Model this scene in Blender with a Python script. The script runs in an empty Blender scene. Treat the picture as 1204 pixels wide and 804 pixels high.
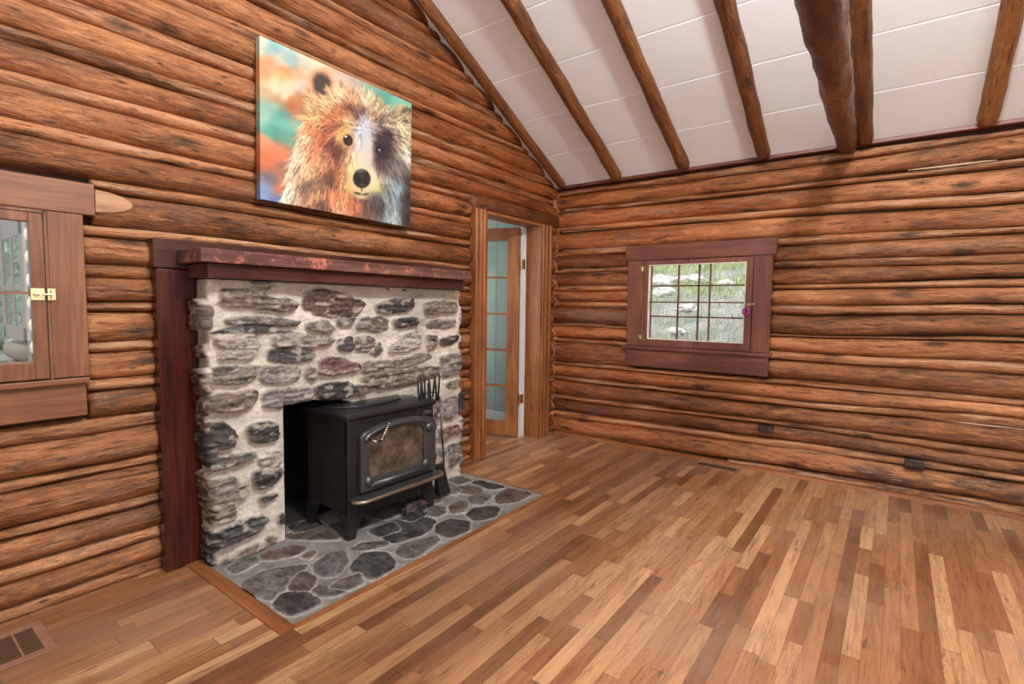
import bpy, bmesh, math, random
import numpy as np
from mathutils import Vector, Matrix, noise
C = bpy.context.scene
COL = C.collection
random.seed(7)

# ---------------------------------------------------------------- camera
cam_d = bpy.data.cameras.new('camera'); cam = bpy.data.objects.new('camera', cam_d); COL.objects.link(cam)
cR = Vector((0.8007186, 0.5989001, 0.0129768)); cU = Vector((-0.0523304, 0.0483522, 0.9974586)); cF = Vector((-0.5967506, 0.7993627, -0.0700572))
m = Matrix((cR, cU, -cF)).transposed().to_4x4(); m.translation = Vector((2.615, -4.1832, 1.22))
cam.matrix_world = m
cam_d.sensor_width = 36; cam_d.lens = 605.4*36/1204; cam_d.clip_start = 0.02; cam_d.clip_end = 200
C.camera = cam
# ---------------------------------------------------------------- view, sky, lights
C.view_settings.view_transform = 'Standard'; C.view_settings.look = 'None'; C.view_settings.gamma = 1.0
C.view_settings.use_curve_mapping = False; C.view_settings.exposure = 0.3
w = bpy.data.worlds.new('sky'); C.world = w; w.use_nodes = True
bg = w.node_tree.nodes['Background']; bg.inputs[0].default_value = (0.86, 0.94, 1.0, 1); bg.inputs[1].default_value = 1.35
def area(name, loc, rot, sx, sy, power, color=(1,1,1)):
    l = bpy.data.lights.new(name, 'AREA'); l.shape = 'RECTANGLE'; l.size = sx; l.size_y = sy; l.energy = power; l.color = color
    o = bpy.data.objects.new(name, l); COL.objects.link(o); o.location = loc; o.rotation_euler = rot; return o
sun_d = bpy.data.lights.new('sun', 'SUN'); sun_d.energy = 2.0; sun_d.angle = 0.06; sun_d.color = (1, .97, .9)
sun = bpy.data.objects.new('sun', sun_d); COL.objects.link(sun); sun.rotation_euler = (math.radians(28), math.radians(-22), 0)
area('front_fill_light', (2.9, -5.72, 1.55), (math.radians(90), 0, 0), 3.2, 1.7, 42, (1, .99, .975))  # unseen fill light added behind the camera; this wall has no window
area('right_fill_light', (5.3, -3.2, 1.5), (math.radians(90), 0, math.radians(90)), 2.6, 1.5, 32, (1, .99, .975))  # added fill light from the right, in front of a windowless log wall
lp = bpy.data.lights.new('overhead_light', 'POINT'); lp.energy = 215; lp.shadow_soft_size = 0.09; lp.color = (1, .975, .95)  # unseen point light standing in for flash bounced off the ceiling
lpo = bpy.data.objects.new('overhead_light', lp); COL.objects.link(lpo); lpo.location = (2.78, -3.0, 3.15)
area('next_room_fill', (-1.3, -1.56, 1.4), (math.radians(90), 0, 0), 1.6, 1.4, 16, (.97, 1, 1))  # fill light added to brighten the closed next room

# ---------------------------------------------------------------- helpers
def link(o, parent=None):
    COL.objects.link(o)
    if parent is not None: o.parent = parent
    return o
def smooth(me, v=True):
    me.polygons.foreach_set('use_smooth', [v]*len(me.polygons))
class MB:
    def __init__(s): s.v = []; s.f = []; s.m = []
    def add(s, vs, fs, mi=0):
        b = len(s.v); s.v += [tuple(p) for p in vs]; s.f += [tuple(i+b for i in f) for f in fs]; s.m += [mi]*len(fs)
    def box(s, x0, x1, y0, y1, z0, z1, mi=0):
        s.add([(x,y,z) for x in (x0,x1) for y in (y0,y1) for z in (z0,z1)],
              [(0,1,3,2),(4,6,7,5),(0,4,5,1),(2,3,7,6),(0,2,6,4),(1,5,7,3)], mi)
    def prism(s, pts, axis, a, b, mi=0):
        """extrude polygon pts (2d, other two axes in order) along axis from a to b"""
        def P(p, t):
            l = list(p); l.insert(axis, t); return tuple(l)
        n = len(pts); s.add([P(p,a) for p in pts]+[P(p,b) for p in pts],
            [tuple(range(n))[::-1], tuple(range(n,2*n))]+[(i,(i+1)%n,(i+1)%n+n,i+n) for i in range(n)], mi)
    def tube(s, path, r, n=8, mi=0, closed=False):
        path = [Vector(p) for p in path]; N = len(path); rs = r if isinstance(r,(list,tuple)) else [r]*N
        vs = []; up = None
        for i,p in enumerate(path):
            t = (path[(i+1)%N]-path[i-1]) if closed else (path[min(i+1,N-1)]-path[max(i-1,0)])
            t.normalize()
            if up is None: up = t.orthogonal().normalized()
            up = (up - t*up.dot(t)); up = up.normalized() if up.length>1e-6 else t.orthogonal().normalized()
            q = t.cross(up)
            for k in range(n):
                a = 2*math.pi*k/n; vs.append(p+(up*math.cos(a)+q*math.sin(a))*rs[i])
        fs = []
        for i in range(N if closed else N-1):
            j = (i+1)%N
            for k in range(n): fs.append((i*n+k, i*n+(k+1)%n, j*n+(k+1)%n, j*n+k))
        if not closed: fs += [tuple(range(n))[::-1], tuple(range((N-1)*n, N*n))]
        s.add(vs, fs, mi)
    def lathe(s, prof, c, n=20, mi=0, axis=2):
        vs = []
        for r,h in prof:
            for k in range(n):
                a = 2*math.pi*k/n; l = [r*math.cos(a), r*math.sin(a)]; l.insert(axis, h)
                vs.append((c[0]+l[0], c[1]+l[1], c[2]+l[2]))
        fs = [(i*n+k, i*n+(k+1)%n, (i+1)*n+(k+1)%n, (i+1)*n+k) for i in range(len(prof)-1) for k in range(n)]
        fs += [tuple(range(n))[::-1], tuple(range((len(prof)-1)*n, len(prof)*n))]
        s.add(vs, fs, mi)
    def build(s, name, mats, parent=None, bevel=0.0, sm=False, seg=2, fix=True):
        me = bpy.data.meshes.new(name); base = Vector(parent.location) if parent is not None else Vector((0,0,0))
        pp = parent.parent if parent is not None else None
        if pp is not None: base = base + Vector(pp.location)
        me.from_pydata([tuple(Vector(p)-base) for p in s.v], [], s.f)
        for mm in (mats if isinstance(mats,(list,tuple)) else [mats]): me.materials.append(mm)
        me.polygons.foreach_set('material_index', s.m)
        if fix:
            bm = bmesh.new(); bm.from_mesh(me); bmesh.ops.recalc_face_normals(bm, faces=bm.faces); bm.to_mesh(me); bm.free()
        if sm: smooth(me)
        o = bpy.data.objects.new(name, me); link(o, parent)
        if bevel:
            b = o.modifiers.new('bevel','BEVEL'); b.width = bevel; b.segments = seg; b.limit_method = 'ANGLE'; b.angle_limit = math.radians(40)
        return o
def tag(o, label=None, cat=None, group=None, kind=None):
    for k,v in (('label',label),('category',cat),('group',group),('kind',kind)):
        if v: o[k] = v
    return o
def thing(name, loc, label=None, cat=None, group=None, kind=None):
    o = bpy.data.objects.new(name, None); o.empty_display_size = .1; o.location = loc; COL.objects.link(o)
    return tag(o, label, cat, group, kind)
def bx(name, b, mat, parent=None, bevel=0.002):
    mb = MB(); mb.box(*b); return mb.build(name, mat, parent, bevel)

# ---------------------------------------------------------------- materials
class NT:
    def __init__(s, name):
        s.m = bpy.data.materials.new(name); s.m.use_nodes = True; s.t = s.m.node_tree; s.n = s.t.nodes; s.l = s.t.links
        s.p = s.n['Principled BSDF']; s.out = s.n['Material Output']
    def N(s, typ, **kw):
        n = s.n.new(typ)
        for k,v in kw.items():
            if k in n.inputs: s.put(n.inputs[k], v)
            else: setattr(n, k, v)
        return n
    def put(s, inp, v):
        if isinstance(v, bpy.types.NodeSocket): s.l.new(v, inp)
        else: inp.default_value = v
    def math(s, op, a, b=None, c=None, clamp=False):
        n = s.n.new('ShaderNodeMath'); n.operation = op; n.use_clamp = clamp
        s.put(n.inputs[0], a)
        if b is not None: s.put(n.inputs[1], b)
        if c is not None: s.put(n.inputs[2], c)
        return n.outputs[0]
    def mix(s, f, a, b, blend='MIX'):
        n = s.n.new('ShaderNodeMix'); n.data_type = 'RGBA'; n.blend_type = blend
        s.put(n.inputs[0], f); s.put(n.inputs[6], a if isinstance(a, bpy.types.NodeSocket) else (*a,1)); s.put(n.inputs[7], b if isinstance(b, bpy.types.NodeSocket) else (*b,1))
        return n.outputs[2]
    def ramp(s, f, stops, interp='LINEAR'):
        n = s.n.new('ShaderNodeValToRGB'); n.color_ramp.interpolation = interp; e = n.color_ramp.elements
        while len(e) < len(stops): e.new(.5)
        for el,(p,c) in zip(e, stops): el.position = p; el.color = (*c,1) if len(c)==3 else c
        s.put(n.inputs[0], f); return n.outputs[0]
    def vec(s, x, y, z):
        n = s.n.new('ShaderNodeCombineXYZ')
        for i,v in enumerate((x,y,z)): s.put(n.inputs[i], v)
        return n.outputs[0]
    def noise(s, v, scale=5, detail=4, rough=.55, dist=0.0):
        n = s.n.new('ShaderNodeTexNoise'); s.put(n.inputs['Vector'], v); n.inputs['Scale'].default_value = scale
        n.inputs['Detail'].default_value = detail; n.inputs['Roughness'].default_value = rough; n.inputs['Distortion'].default_value = dist
        return n.outputs['Fac']
    def bump(s, h, strength=.3, dist=.01, normal=None):
        n = s.n.new('ShaderNodeBump'); s.put(n.inputs['Height'], h); n.inputs['Strength'].default_value = strength; n.inputs['Distance'].default_value = dist
        if normal is not None: s.put(n.inputs['Normal'], normal)
        return n.outputs[0]
    def sepobj(s, coord='Object'):
        tc = s.n.new('ShaderNodeTexCoord'); sp = s.n.new('ShaderNodeSeparateXYZ'); s.l.new(tc.outputs[coord], sp.inputs[0]); return sp.outputs
    def fin(s, color=None, rough=None, normal=None, spec=None, metal=None):
        if color is not None: s.put(s.p.inputs['Base Color'], color if isinstance(color, bpy.types.NodeSocket) else (*color,1))
        if rough is not None: s.put(s.p.inputs['Roughness'], rough)
        if normal is not None: s.put(s.p.inputs['Normal'], normal)
        if spec is not None: s.put(s.p.inputs['Specular IOR Level'], spec)
        if metal is not None: s.put(s.p.inputs['Metallic'], metal)
        return s.m
def plain(name, col, rough=.5, metal=0, spec=.5, var=.12, scale=20, bump=.15):
    t = NT(name); tc = t.n.new('ShaderNodeTexCoord'); n = t.noise(tc.outputs['Object'], scale, 4)
    c = t.mix(n, tuple(x*(1-var) for x in col), tuple(min(1,x*(1+var)) for x in col))
    return t.fin(c, rough, t.bump(n, bump, .003), spec, metal)
def board(name, dark, mid, light, axis=0, rough=.45, knots=.5, fine=60, bmp=.25, scuff=None):
    """sawn timber, grain along the axis"""
    t = NT(name); o = t.sepobj(); a = o[axis]; b, c = [o[i] for i in range(3) if i != axis]
    g = t.vec(t.math('MULTIPLY', a, 1.6), t.math('MULTIPLY', b, 16), t.math('MULTIPLY', c, 16))
    warp = t.noise(t.vec(t.math('MULTIPLY', a, 2.0), t.math('MULTIPLY', b, 5), t.math('MULTIPLY', c, 5)), 1.4, 2)
    big = t.noise(g, 1.0, 4, .6, .6)
    g2 = t.vec(t.math('MULTIPLY', a, 3), t.math('MULTIPLY', b, fine), t.math('MULTIPLY', c, fine))
    fi = t.noise(g2, 1.5, 3, .6)
    f = t.math('ADD', t.math('MULTIPLY', big, .62), t.math('MULTIPLY', fi, .38))
    f = t.math('ADD', f, t.math('MULTIPLY', t.math('SUBTRACT', warp, .5), .35))
    col = t.ramp(f, [(.3, dark), (.5, mid), (.7, light)])
    v = t.N('ShaderNodeTexVoronoi'); t.put(v.inputs['Vector'], t.vec(t.math('MULTIPLY', a, 3.2), t.math('MULTIPLY', b, 9), t.math('MULTIPLY', c, 9))); v.inputs['Scale'].default_value = 1.0
    kn = t.ramp(v.outputs['Distance'], [(.04, (1,1,1)), (.13, (0,0,0))])
    col = t.mix(t.math('MULTIPLY', kn, knots), col, tuple(x*.25 for x in dark))
    if scuff:
        tc = t.n.new('ShaderNodeTexCoord'); sn = t.noise(tc.outputs['Object'], 5, 6, .7)
        sn2 = t.noise(tc.outputs['Object'], 45, 3, .7)
        fac = t.math('MULTIPLY', t.ramp(sn, [(.525,(0,0,0)),(.59,(1,1,1))]), t.ramp(sn2, [(.40,(0,0,0)),(.54,(1,1,1))]))
        col = t.mix(t.math('MULTIPLY', fac, .75), col, scuff)
    return t.fin(col, rough, t.bump(f, bmp, .004), .45)

def log_material(name, dark, mid, light, grey=.5, rough=.42, pale=None, warm=False):
    t = NT(name); uv = t.n.new('ShaderNodeUVMap').outputs[0]; sp = t.n.new('ShaderNodeSeparateXYZ'); t.l.new(uv, sp.inputs[0]); u, v = sp.outputs[0], sp.outputs[1]
    at = t.n.new('ShaderNodeAttribute'); at.attribute_name = 'rnd'; rnd = at.outputs['Fac']
    big = t.noise(t.vec(t.math('MULTIPLY', u, 1.5), t.math('MULTIPLY', v, 7), 0), 1.0, 5, .62, .8)
    mid_n = t.noise(t.vec(t.math('MULTIPLY', u, 7), t.math('MULTIPLY', v, 42), 3), 1.0, 5, .65, .5)
    fine = t.noise(t.vec(t.math('MULTIPLY', u, 22), t.math('MULTIPLY', v, 190), 6), 1.0, 3, .6)
    f = t.math('ADD', t.math('ADD', t.math('MULTIPLY', big, .42), t.math('MULTIPLY', mid_n, .36)), t.math('MULTIPLY', fine, .22))
    f = t.math('ADD', f, t.math('MULTIPLY', t.math('SUBTRACT', rnd, .5), .12))
    col = t.ramp(f, [(.36, dark), (.48, mid), (.585, light), (.70, tuple(min(1,x*1.3) for x in light))])
    lon = t.noise(t.vec(t.math('MULTIPLY', u, .9), t.math('MULTIPLY', v, 2.5), 51), 1.0, 3, .5)
    col = t.mix(1.0, col, t.ramp(lon, [(.35,(.80,.73,.66)),(.5,(1,1,1)),(.66,(1.14,1.2,1.3))]), 'MULTIPLY')
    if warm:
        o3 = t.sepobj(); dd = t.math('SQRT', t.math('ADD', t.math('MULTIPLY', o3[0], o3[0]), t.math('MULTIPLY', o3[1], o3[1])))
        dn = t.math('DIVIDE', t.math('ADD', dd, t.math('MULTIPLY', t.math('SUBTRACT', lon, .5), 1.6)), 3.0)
        col = t.mix(1.0, col, t.ramp(dn, [(.15,(.96,.70,.46)),(.9,(1.05,1.06,1.12))]), 'MULTIPLY')  # less faded varnish plus the dimmer, redder corner light put into the log colour
        mz = t.ramp(o3[2], [(.10,(1,1,1)),(.46,(0,0,0))]); mx_ = t.ramp(t.math('DIVIDE', o3[0], 4), [(.38,(0,0,0)),(.58,(1,1,1))])
        ns = t.noise(t.vec(t.math('MULTIPLY', u, 2.2), t.math('MULTIPLY', v, 11), 81), 1.0, 6, .7, .5)
        ms = t.math('MULTIPLY', t.math('MULTIPLY', mz, mx_), t.ramp(ns, [(.46,(0,0,0)),(.56,(1,1,1))]))
        weather = t.math('MULTIPLY', ms, .85)
        col = t.mix(weather, col, t.mix(t.ramp(ns, [(.60,(0,0,0)),(.63,(1,1,1))]), (.045,.032,.026), (.42,.33,.25)))
    # weathered grey-mauve bloom
    gn = t.noise(t.vec(t.math('MULTIPLY', u, 1.1), t.math('MULTIPLY', v, 9), 11), 1.0, 6, .7, .6)
    gf = t.math('MULTIPLY', t.ramp(gn, [(.54,(0,0,0)),(.72,(1,1,1))]), grey)
    col = t.mix(gf, col, (.27,.165,.115))
    # dark knots with ragged rims
    wv = t.noise(t.vec(t.math('MULTIPLY', u, 30), t.math('MULTIPLY', v, 60), 2), 1.0, 4, .7)
    def knots(su, sv, r0, r1, strength, col, z):
        vv = t.N('ShaderNodeTexVoronoi'); t.put(vv.inputs['Vector'], t.vec(t.math('MULTIPLY', u, su), t.math('MULTIPLY', v, sv), z)); vv.inputs['Scale'].default_value = 1
        d = t.math('ADD', vv.outputs['Distance'], t.math('MULTIPLY', t.math('SUBTRACT', wv, .5), .22))
        k = t.ramp(d, [(r0,(1,1,1)),(r1,(0,0,0))])
        return t.mix(t.math('MULTIPLY', k, strength), col, (.028,.014,.009)), k
    col, k1 = knots(2.8, 8, .08, .25, .9, col, .3)
    col, k2 = knots(8, 22, .06, .20, .8, col, .7)
    # ragged checks and peeled streaks
    ck = t.noise(t.vec(t.math('MULTIPLY', u, 5.5), t.math('MULTIPLY', v, 75), 21), 1.0, 4, .6, 1.0)
    ckf = t.ramp(ck, [(.33,(1,1,1)),(.37,(0,0,0))])
    col = t.mix(t.math('MULTIPLY', ckf, .8), col, (.035,.015,.008))
    pk = t.noise(t.vec(t.math('MULTIPLY', u, 12), t.math('MULTIPLY', v, 60), 31), 1.0, 4, .65, .4)
    pkf = t.ramp(pk, [(.62,(0,0,0)),(.70,(1,1,1))])
    col = t.mix(t.math('MULTIPLY', pkf, .35), col, (.52,.30,.16))
    spk = t.noise(t.vec(t.math('MULTIPLY', u, 48), t.math('MULTIPLY', v, 110), 61), 1.0, 3, .7)
    col = t.mix(t.math('MULTIPLY', t.ramp(spk, [(.30,(1,1,1)),(.36,(0,0,0))]), .8), col, (.04,.018,.01))
    cr = t.noise(t.vec(t.math('MULTIPLY', u, 16), t.math('MULTIPLY', v, 34), 71), 1.0, 5, .7, 1.2)
    crf = t.ramp(t.math('ABSOLUTE', t.math('SUBTRACT', cr, .5)), [(.004,(1,1,1)),(.014,(0,0,0))])
    crm = t.ramp(gn, [(.45,(0,0,0)),(.6,(1,1,1))])
    col = t.mix(t.math('MULTIPLY', t.math('MULTIPLY', crf, crm), .75), col, (.045,.02,.011))
    if pale:
        pn = t.noise(t.vec(t.math('MULTIPLY', u, 2.2), t.math('MULTIPLY', v, 30), 41), 1.0, 4, .6)
        col = t.mix(t.math('MULTIPLY', t.ramp(pn, [(.5,(0,0,0)),(.62,(1,1,1))]), .55), col, pale)
    h = t.math('ADD', t.math('ADD', t.math('MULTIPLY', mid_n, .7), t.math('MULTIPLY', fine, .25)), t.math('MULTIPLY', ckf, -.5))
    h = t.math('ADD', h, t.math('MULTIPLY', k1, -.4)); h = t.math('ADD', h, t.math('MULTIPLY', cr, .8))
    return t.fin(col, t.math('ADD', rough-.16, t.math('MULTIPLY', mid_n, .30)), t.bump(h, .9, .016), .55)

M = {}
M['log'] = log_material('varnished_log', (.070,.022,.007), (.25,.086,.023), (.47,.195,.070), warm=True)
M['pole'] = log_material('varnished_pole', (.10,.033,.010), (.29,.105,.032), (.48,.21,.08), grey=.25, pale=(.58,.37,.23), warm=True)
M['rafter'] = log_material('varnished_rafter', (.07,.020,.006), (.19,.060,.015), (.31,.115,.032), grey=.12, rough=.38)
M['beam'] = log_material('varnished_beam', (.06,.020,.007), (.20,.070,.022), (.36,.15,.055), grey=.5, rough=.33)
M['caulk'] = plain('corner_caulk', (.50,.33,.22), .8, var=.25, scale=60)
M['chink'] = plain('dark_backing', (.055,.026,.012), .9)
M['casing'] = board('brown_casing_z', (.085,.028,.018), (.16,.054,.034), (.24,.090,.056), axis=2)
M['casing_y'] = board('brown_casing_y', (.13,.040,.020), (.23,.078,.040), (.34,.135,.07), axis=1)
M['casing_x'] = board('brown_casing_x', (.07,.022,.015), (.14,.044,.028), (.22,.080,.050), axis=0)
M['casing_L'] = board('worn_casing_z', (.10,.034,.015), (.20,.075,.034), (.30,.125,.06), axis=2)
M['casing_Ly'] = board('worn_casing_y', (.10,.034,.015), (.20,.075,.034), (.30,.125,.06), axis=1)
M['adzed'] = board('adzed_pine', (.22,.10,.045), (.36,.18,.085), (.48,.27,.14), axis=1, knots=0)
M['fir'] = board('fir_z', (.12,.034,.009), (.24,.080,.022), (.34,.13,.042), axis=2, knots=.9)
M['fir_y'] = board('fir_y', (.15,.045,.012), (.27,.09,.027), (.38,.15,.05), axis=1, knots=.7)
M['fir_x'] = board('fir_x', (.13,.040,.011), (.24,.080,.025), (.34,.13,.045), axis=0, knots=.5)
M['oxblood'] = board('oxblood_z', (.018,.003,.002), (.045,.007,.004), (.085,.018,.009), axis=2, rough=.22, knots=.2, bmp=.12)
M['oxblood_y'] = board('oxblood_y', (.020,.006,.004), (.055,.016,.011), (.11,.038,.028), axis=1, rough=.3, knots=.4, bmp=.2)
M['shelf'] = board('worn_shelf', (.045,.017,.013), (.10,.042,.034), (.20,.105,.085), axis=1, rough=.3, knots=.3, bmp=.2, scuff=(.58,.19,.13))
M['white'] = plain('white_paint', (.72,.74,.73), .5, var=.04)
M['cream'] = plain('cream_paint', (.70,.62,.52), .5, var=.06)
M['brass'] = plain('aged_brass', (.62,.52,.30), .3, 1.0, var=.3, scale=80)
M['iron'] = plain('black_cast_iron', (.030,.028,.028), .30, .5, var=.35, scale=35, bump=.5)
M['iron_side'] = plain('stove_side_plate', (.028,.023,.021), .42, .3, var=.3, scale=9, bump=.2)
M['iron_grey'] = plain('grey_cast_iron', (.085,.085,.088), .34, .6, var=.25, scale=50, bump=.35)
M['steel'] = plain('dull_steel', (.42,.38,.36), .3, 1.0, var=.3, scale=70)
M['tool'] = plain('wrought_iron', (.10,.10,.10), .3, .8, var=.2, scale=60)
M['outlet'] = plain('dark_outlet_plate', (.035,.024,.018), .35, .1)
M['slot'] = plain('outlet_slot', (.16,.13,.10), .5)
M['soot'] = plain('sooty_firebrick', (.022,.017,.014), .95, var=.5, scale=14, bump=.6)
M['vent'] = board('vent_frame', (.16,.07,.04), (.27,.13,.085), (.36,.20,.14), axis=1, rough=.4, knots=0)
M['vent_slat'] = plain('vent_slat', (.24,.125,.055), .5)
M['vent_dark'] = plain('vent_shaft', (.06,.028,.012), .9)
M['ventmetal'] = plain('bronze_vent', (.13,.085,.04), .45, .4)
M['purple'] = plain('purple_glass', (.42,.05,.30), .15, var=.2)
M['rope'] = plain('vent_rope', (.3,.2,.12), .8)
# ceiling boards
t = NT('white_ceiling_board'); o_ = t.sepobj(); n1 = t.noise(t.vec(t.math('MULTIPLY',o_[0],8), t.math('MULTIPLY',o_[1],70), t.math('MULTIPLY',o_[2],20)), 1.0, 4, .6)
M['ceil'] = t.fin(t.mix(n1, (.84,.885,.915), (.88,.925,.95)), .6, t.bump(n1, .25, .003), .3)
# oak strip floor
def floor_mat():
    t = NT('oak_strip_floor'); o = t.sepobj(); x, y = o[0], o[1]; W = .0572
    row = t.math('FLOOR', t.math('DIVIDE', x, W))
    def wn(v, out='Value'):
        n = t.n.new('ShaderNodeTexWhiteNoise'); n.noise_dimensions = '3D'; t.put(n.inputs['Vector'], v); return n.outputs[out]
    r1 = wn(t.vec(row, 3.3, 0)); r2 = wn(t.vec(row, 9.1, 0))
    ln = t.math('ADD', .38, t.math('MULTIPLY', r2, .55))
    yy = t.math('ADD', t.math('DIVIDE', y, ln), t.math('MULTIPLY', r1, 17.0))
    # uneven board lengths inside a row
    yy = t.math('ADD', yy, t.math('MULTIPLY', t.math('SINE', t.math('MULTIPLY', yy, 2.1)), .28))
    seg = t.math('FLOOR', yy); cid = t.vec(row, seg, 1.7); rc = wn(cid); rc2 = wn(t.vec(row, seg, 5.2)); rc3 = wn(t.vec(seg, row, 8.2))
    tone = t.ramp(rc, [(0,(.18,.070,.028)),(.2,(.26,.108,.044)),(.45,(.335,.152,.066)),(.75,(.395,.195,.090)),(1,(.53,.30,.15))])
    off = t.math('MULTIPLY', rc2, 37)
    gx = t.math('ADD', x, off)
    big = t.noise(t.vec(t.math('MULTIPLY', gx, 22), t.math('MULTIPLY', y, 2.4), off), 1.0, 5, .6, 1.4)
    fine = t.noise(t.vec(t.math('MULTIPLY', gx, 240), t.math('MULTIPLY', y, 9), off), 1.0, 3, .6)
    gr = t.math('ADD', t.math('MULTIPLY', big, .6), t.math('MULTIPLY', fine, .4))
    g = t.ramp(gr, [(.32,(.50,.42,.36)),(.5,(.92,.90,.88)),(.68,(1.22,1.2,1.16))])
    col = t.mix(1.0, tone, g, 'MULTIPLY')
    # cathedral figure
    ring = t.math('SINE', t.math('ADD', t.math('MULTIPLY', big, 46), t.math('MULTIPLY', fine, 1.5)))
    rf = t.math('MULTIPLY', t.ramp(ring, [(.80,(0,0,0)),(.98,(1,1,1))]), t.ramp(rc3, [(.55,(0,0,0)),(.75,(.45,.45,.45))]))
    col = t.mix(rf, col, (.15,.06,.025))
    # mineral streaks and knots
    st = t.noise(t.vec(t.math('MULTIPLY', gx, 34), t.math('MULTIPLY', y, 2.8), 4), 1.0, 5, .7, 1.0)
    col = t.mix(t.math('MULTIPLY', t.ramp(st, [(.59,(0,0,0)),(.68,(1,1,1))]), .7), col, (.075,.035,.018))
    vv = t.N('ShaderNodeTexVoronoi'); t.put(vv.inputs['Vector'], t.vec(t.math('MULTIPLY', x, 11), t.math('MULTIPLY', y, 2.6), 0)); vv.inputs['Scale'].default_value = 1
    col = t.mix(t.math('MULTIPLY', t.ramp(vv.outputs['Distance'], [(.03,(1,1,1)),(.10,(0,0,0))]), .7), col, (.06,.025,.012))
    # greyed, worn areas, mixed stronger to paint a haze over the floor
    tc = t.n.new('ShaderNodeTexCoord'); wr = t.noise(tc.outputs['Object'], 1.1, 4, .6)
    col = t.mix(t.math('MULTIPLY', t.ramp(wr, [(.48,(0,0,0)),(.68,(1,1,1))]), .34), col, (.34,.225,.16))
    # seams
    fx = t.math('FRACT', t.math('DIVIDE', x, W)); ex = t.math('MINIMUM', fx, t.math('SUBTRACT', 1.0, fx))
    fy = t.math('FRACT', yy); ey = t.math('MINIMUM', fy, t.math('SUBTRACT', 1.0, fy))
    sx = t.math('LESS_THAN', ex, .016); sy = t.math('LESS_THAN', ey, .0028); seam = t.math('MAXIMUM', sx, sy)
    col = t.mix(t.math('MULTIPLY', seam, .6), col, (.07,.03,.013))
    wr2 = t.noise(tc.outputs['Object'], 4.5, 5, .65)
    rough = t.math('ADD', .27, t.math('MULTIPLY', wr2, .22))
    h = t.math('ADD', t.math('MULTIPLY', gr, .5), t.math('MULTIPLY', seam, -1.0))
    return t.fin(col, rough, t.bump(h, .22, .003), .5)
M['floor'] = floor_mat()
def vcol_mat(name, rough=.9, nscale=90, amt=.5, spec=.25, bump=.8, bd=.006):
    t = NT(name); at = t.n.new('ShaderNodeAttribute'); at.attribute_name = 'Col'; tc = t.n.new('ShaderNodeTexCoord')
    n = t.noise(tc.outputs['Object'], nscale, 5, .75)
    g = t.ramp(n, [(.3,(1-amt,)*3),(.7,(1+amt,)*3)])
    return t.fin(t.mix(1.0, at.outputs['Color'], g, 'MULTIPLY'), rough, t.bump(n, bump, bd), spec)
M['stone'] = vcol_mat('fieldstone_and_mortar', .85, 60, .2)
M['flag'] = vcol_mat('flagstone_and_grout', .6, 110, .35, .35, .8, .005)
M['canvas'] = vcol_mat('painted_canvas', .45, 500, .03, .4, .15, .001)
def glass(name, tint=(1,1,1), rf=.06):
    t = NT(name); t.n.remove(t.p); tr = t.n.new('ShaderNodeBsdfTransparent'); tr.inputs[0].default_value = (*tint,1)
    gl = t.n.new('ShaderNodeBsdfGlossy'); gl.inputs['Roughness'].default_value = .02
    fr = t.n.new('ShaderNodeFresnel'); fr.inputs[0].default_value = 1.45
    mx = t.n.new('ShaderNodeMixShader'); t.l.new(fr.outputs[0], mx.inputs[0]); t.l.new(tr.outputs[0], mx.inputs[1]); t.l.new(gl.outputs[0], mx.inputs[2]); t.l.new(mx.outputs[0], t.out.inputs[0])
    return t.m
M['glass'] = glass('window_glass')
# stove glass with soot
t = NT('sooty_stove_glass'); tc = t.n.new('ShaderNodeTexCoord'); n1 = t.noise(tc.outputs['Object'], 9, 6, .7); 
M['stoveglass'] = t.fin(t.ramp(n1, [(.35,(.035,.025,.018)),(.55,(.11,.08,.055)),(.7,(.20,.15,.11))]), .22, None, .6)

# ---------------------------------------------------------------- log walls
def log_mesh(store, wall, s0, s1, zt, zb, k, small, seed, roof=None, step=.03):
    """one half-round wall log; wall 'L' lies on x=0 and runs along y, wall 'B' lies on y=0 and runs along x"""
    n = max(2, int((s1-s0)/step)+1); K = 8 if small else 14
    rs = np.linspace(s0, s1, n); base = len(store['v']); rnd = random.Random(seed).random(); uo = random.Random(seed+1).random()*50
    for i,s in enumerate(rs):
        top, bot = zt(s), zb(s)
        top += noise.noise((s*1.5, seed*3.1, 0))*.010+noise.noise((s*5, seed*3.1, 0))*.003; bot += noise.noise((s*1.5, seed*3.1, 9))*.010+noise.noise((s*5, seed*3.1, 9))*.003
        c, h = (top+bot)/2, (top-bot)/2
        if small: b, f0 = .050, -.020
        else: b, f0 = min(.082, h*1.25), .0
        h = h*(1.08 if small else 1.01)
        wob = noise.noise((s*.9, seed*1.7, 4))*.008
        for j in range(K+1):
            th = math.pi*j/K
            e = math.sin(th)
            z = c + h*math.cos(th)
            p = (s*4.0, z*9.0, seed*2.3)
            d = noise.noise(p)*.009 + noise.noise((s*13, z*30, seed))*.0035 + noise.noise((s*1.1, z*4, seed*5))*.012
            if small: d *= .55
            kn = noise.noise((s*2.1, seed*7.7+z*3, 2.2))
            if kn > .38 and not small: d += (kn-.38)*.07
            q = f0 + (wob - (1-e**.9)*b + d*(.35+.65*e)) - (.004 if not small else 0)
            store['v'].append((q, s, z) if wall=='L' else (s, -q, z))
            store['uv'].append((s+uo, th*max(h,.03)+seed*1.37)); store['r'].append(rnd)
    for i in range(n-1):
        for j in range(K):
            a = base+i*(K+1)+j; f = (a, a+1, a+K+2, a+K+1)
            store['f'].append(f if wall=='L' else f[::-1]); store['m'].append(1 if small else 0)
    for i,fl in ((0,True),(n-1,False)):
        f = tuple(base+i*(K+1)+j for j in range(K+1))
        store['f'].append(f[::-1] if fl else f); store['m'].append(1 if small else 0)
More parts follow.
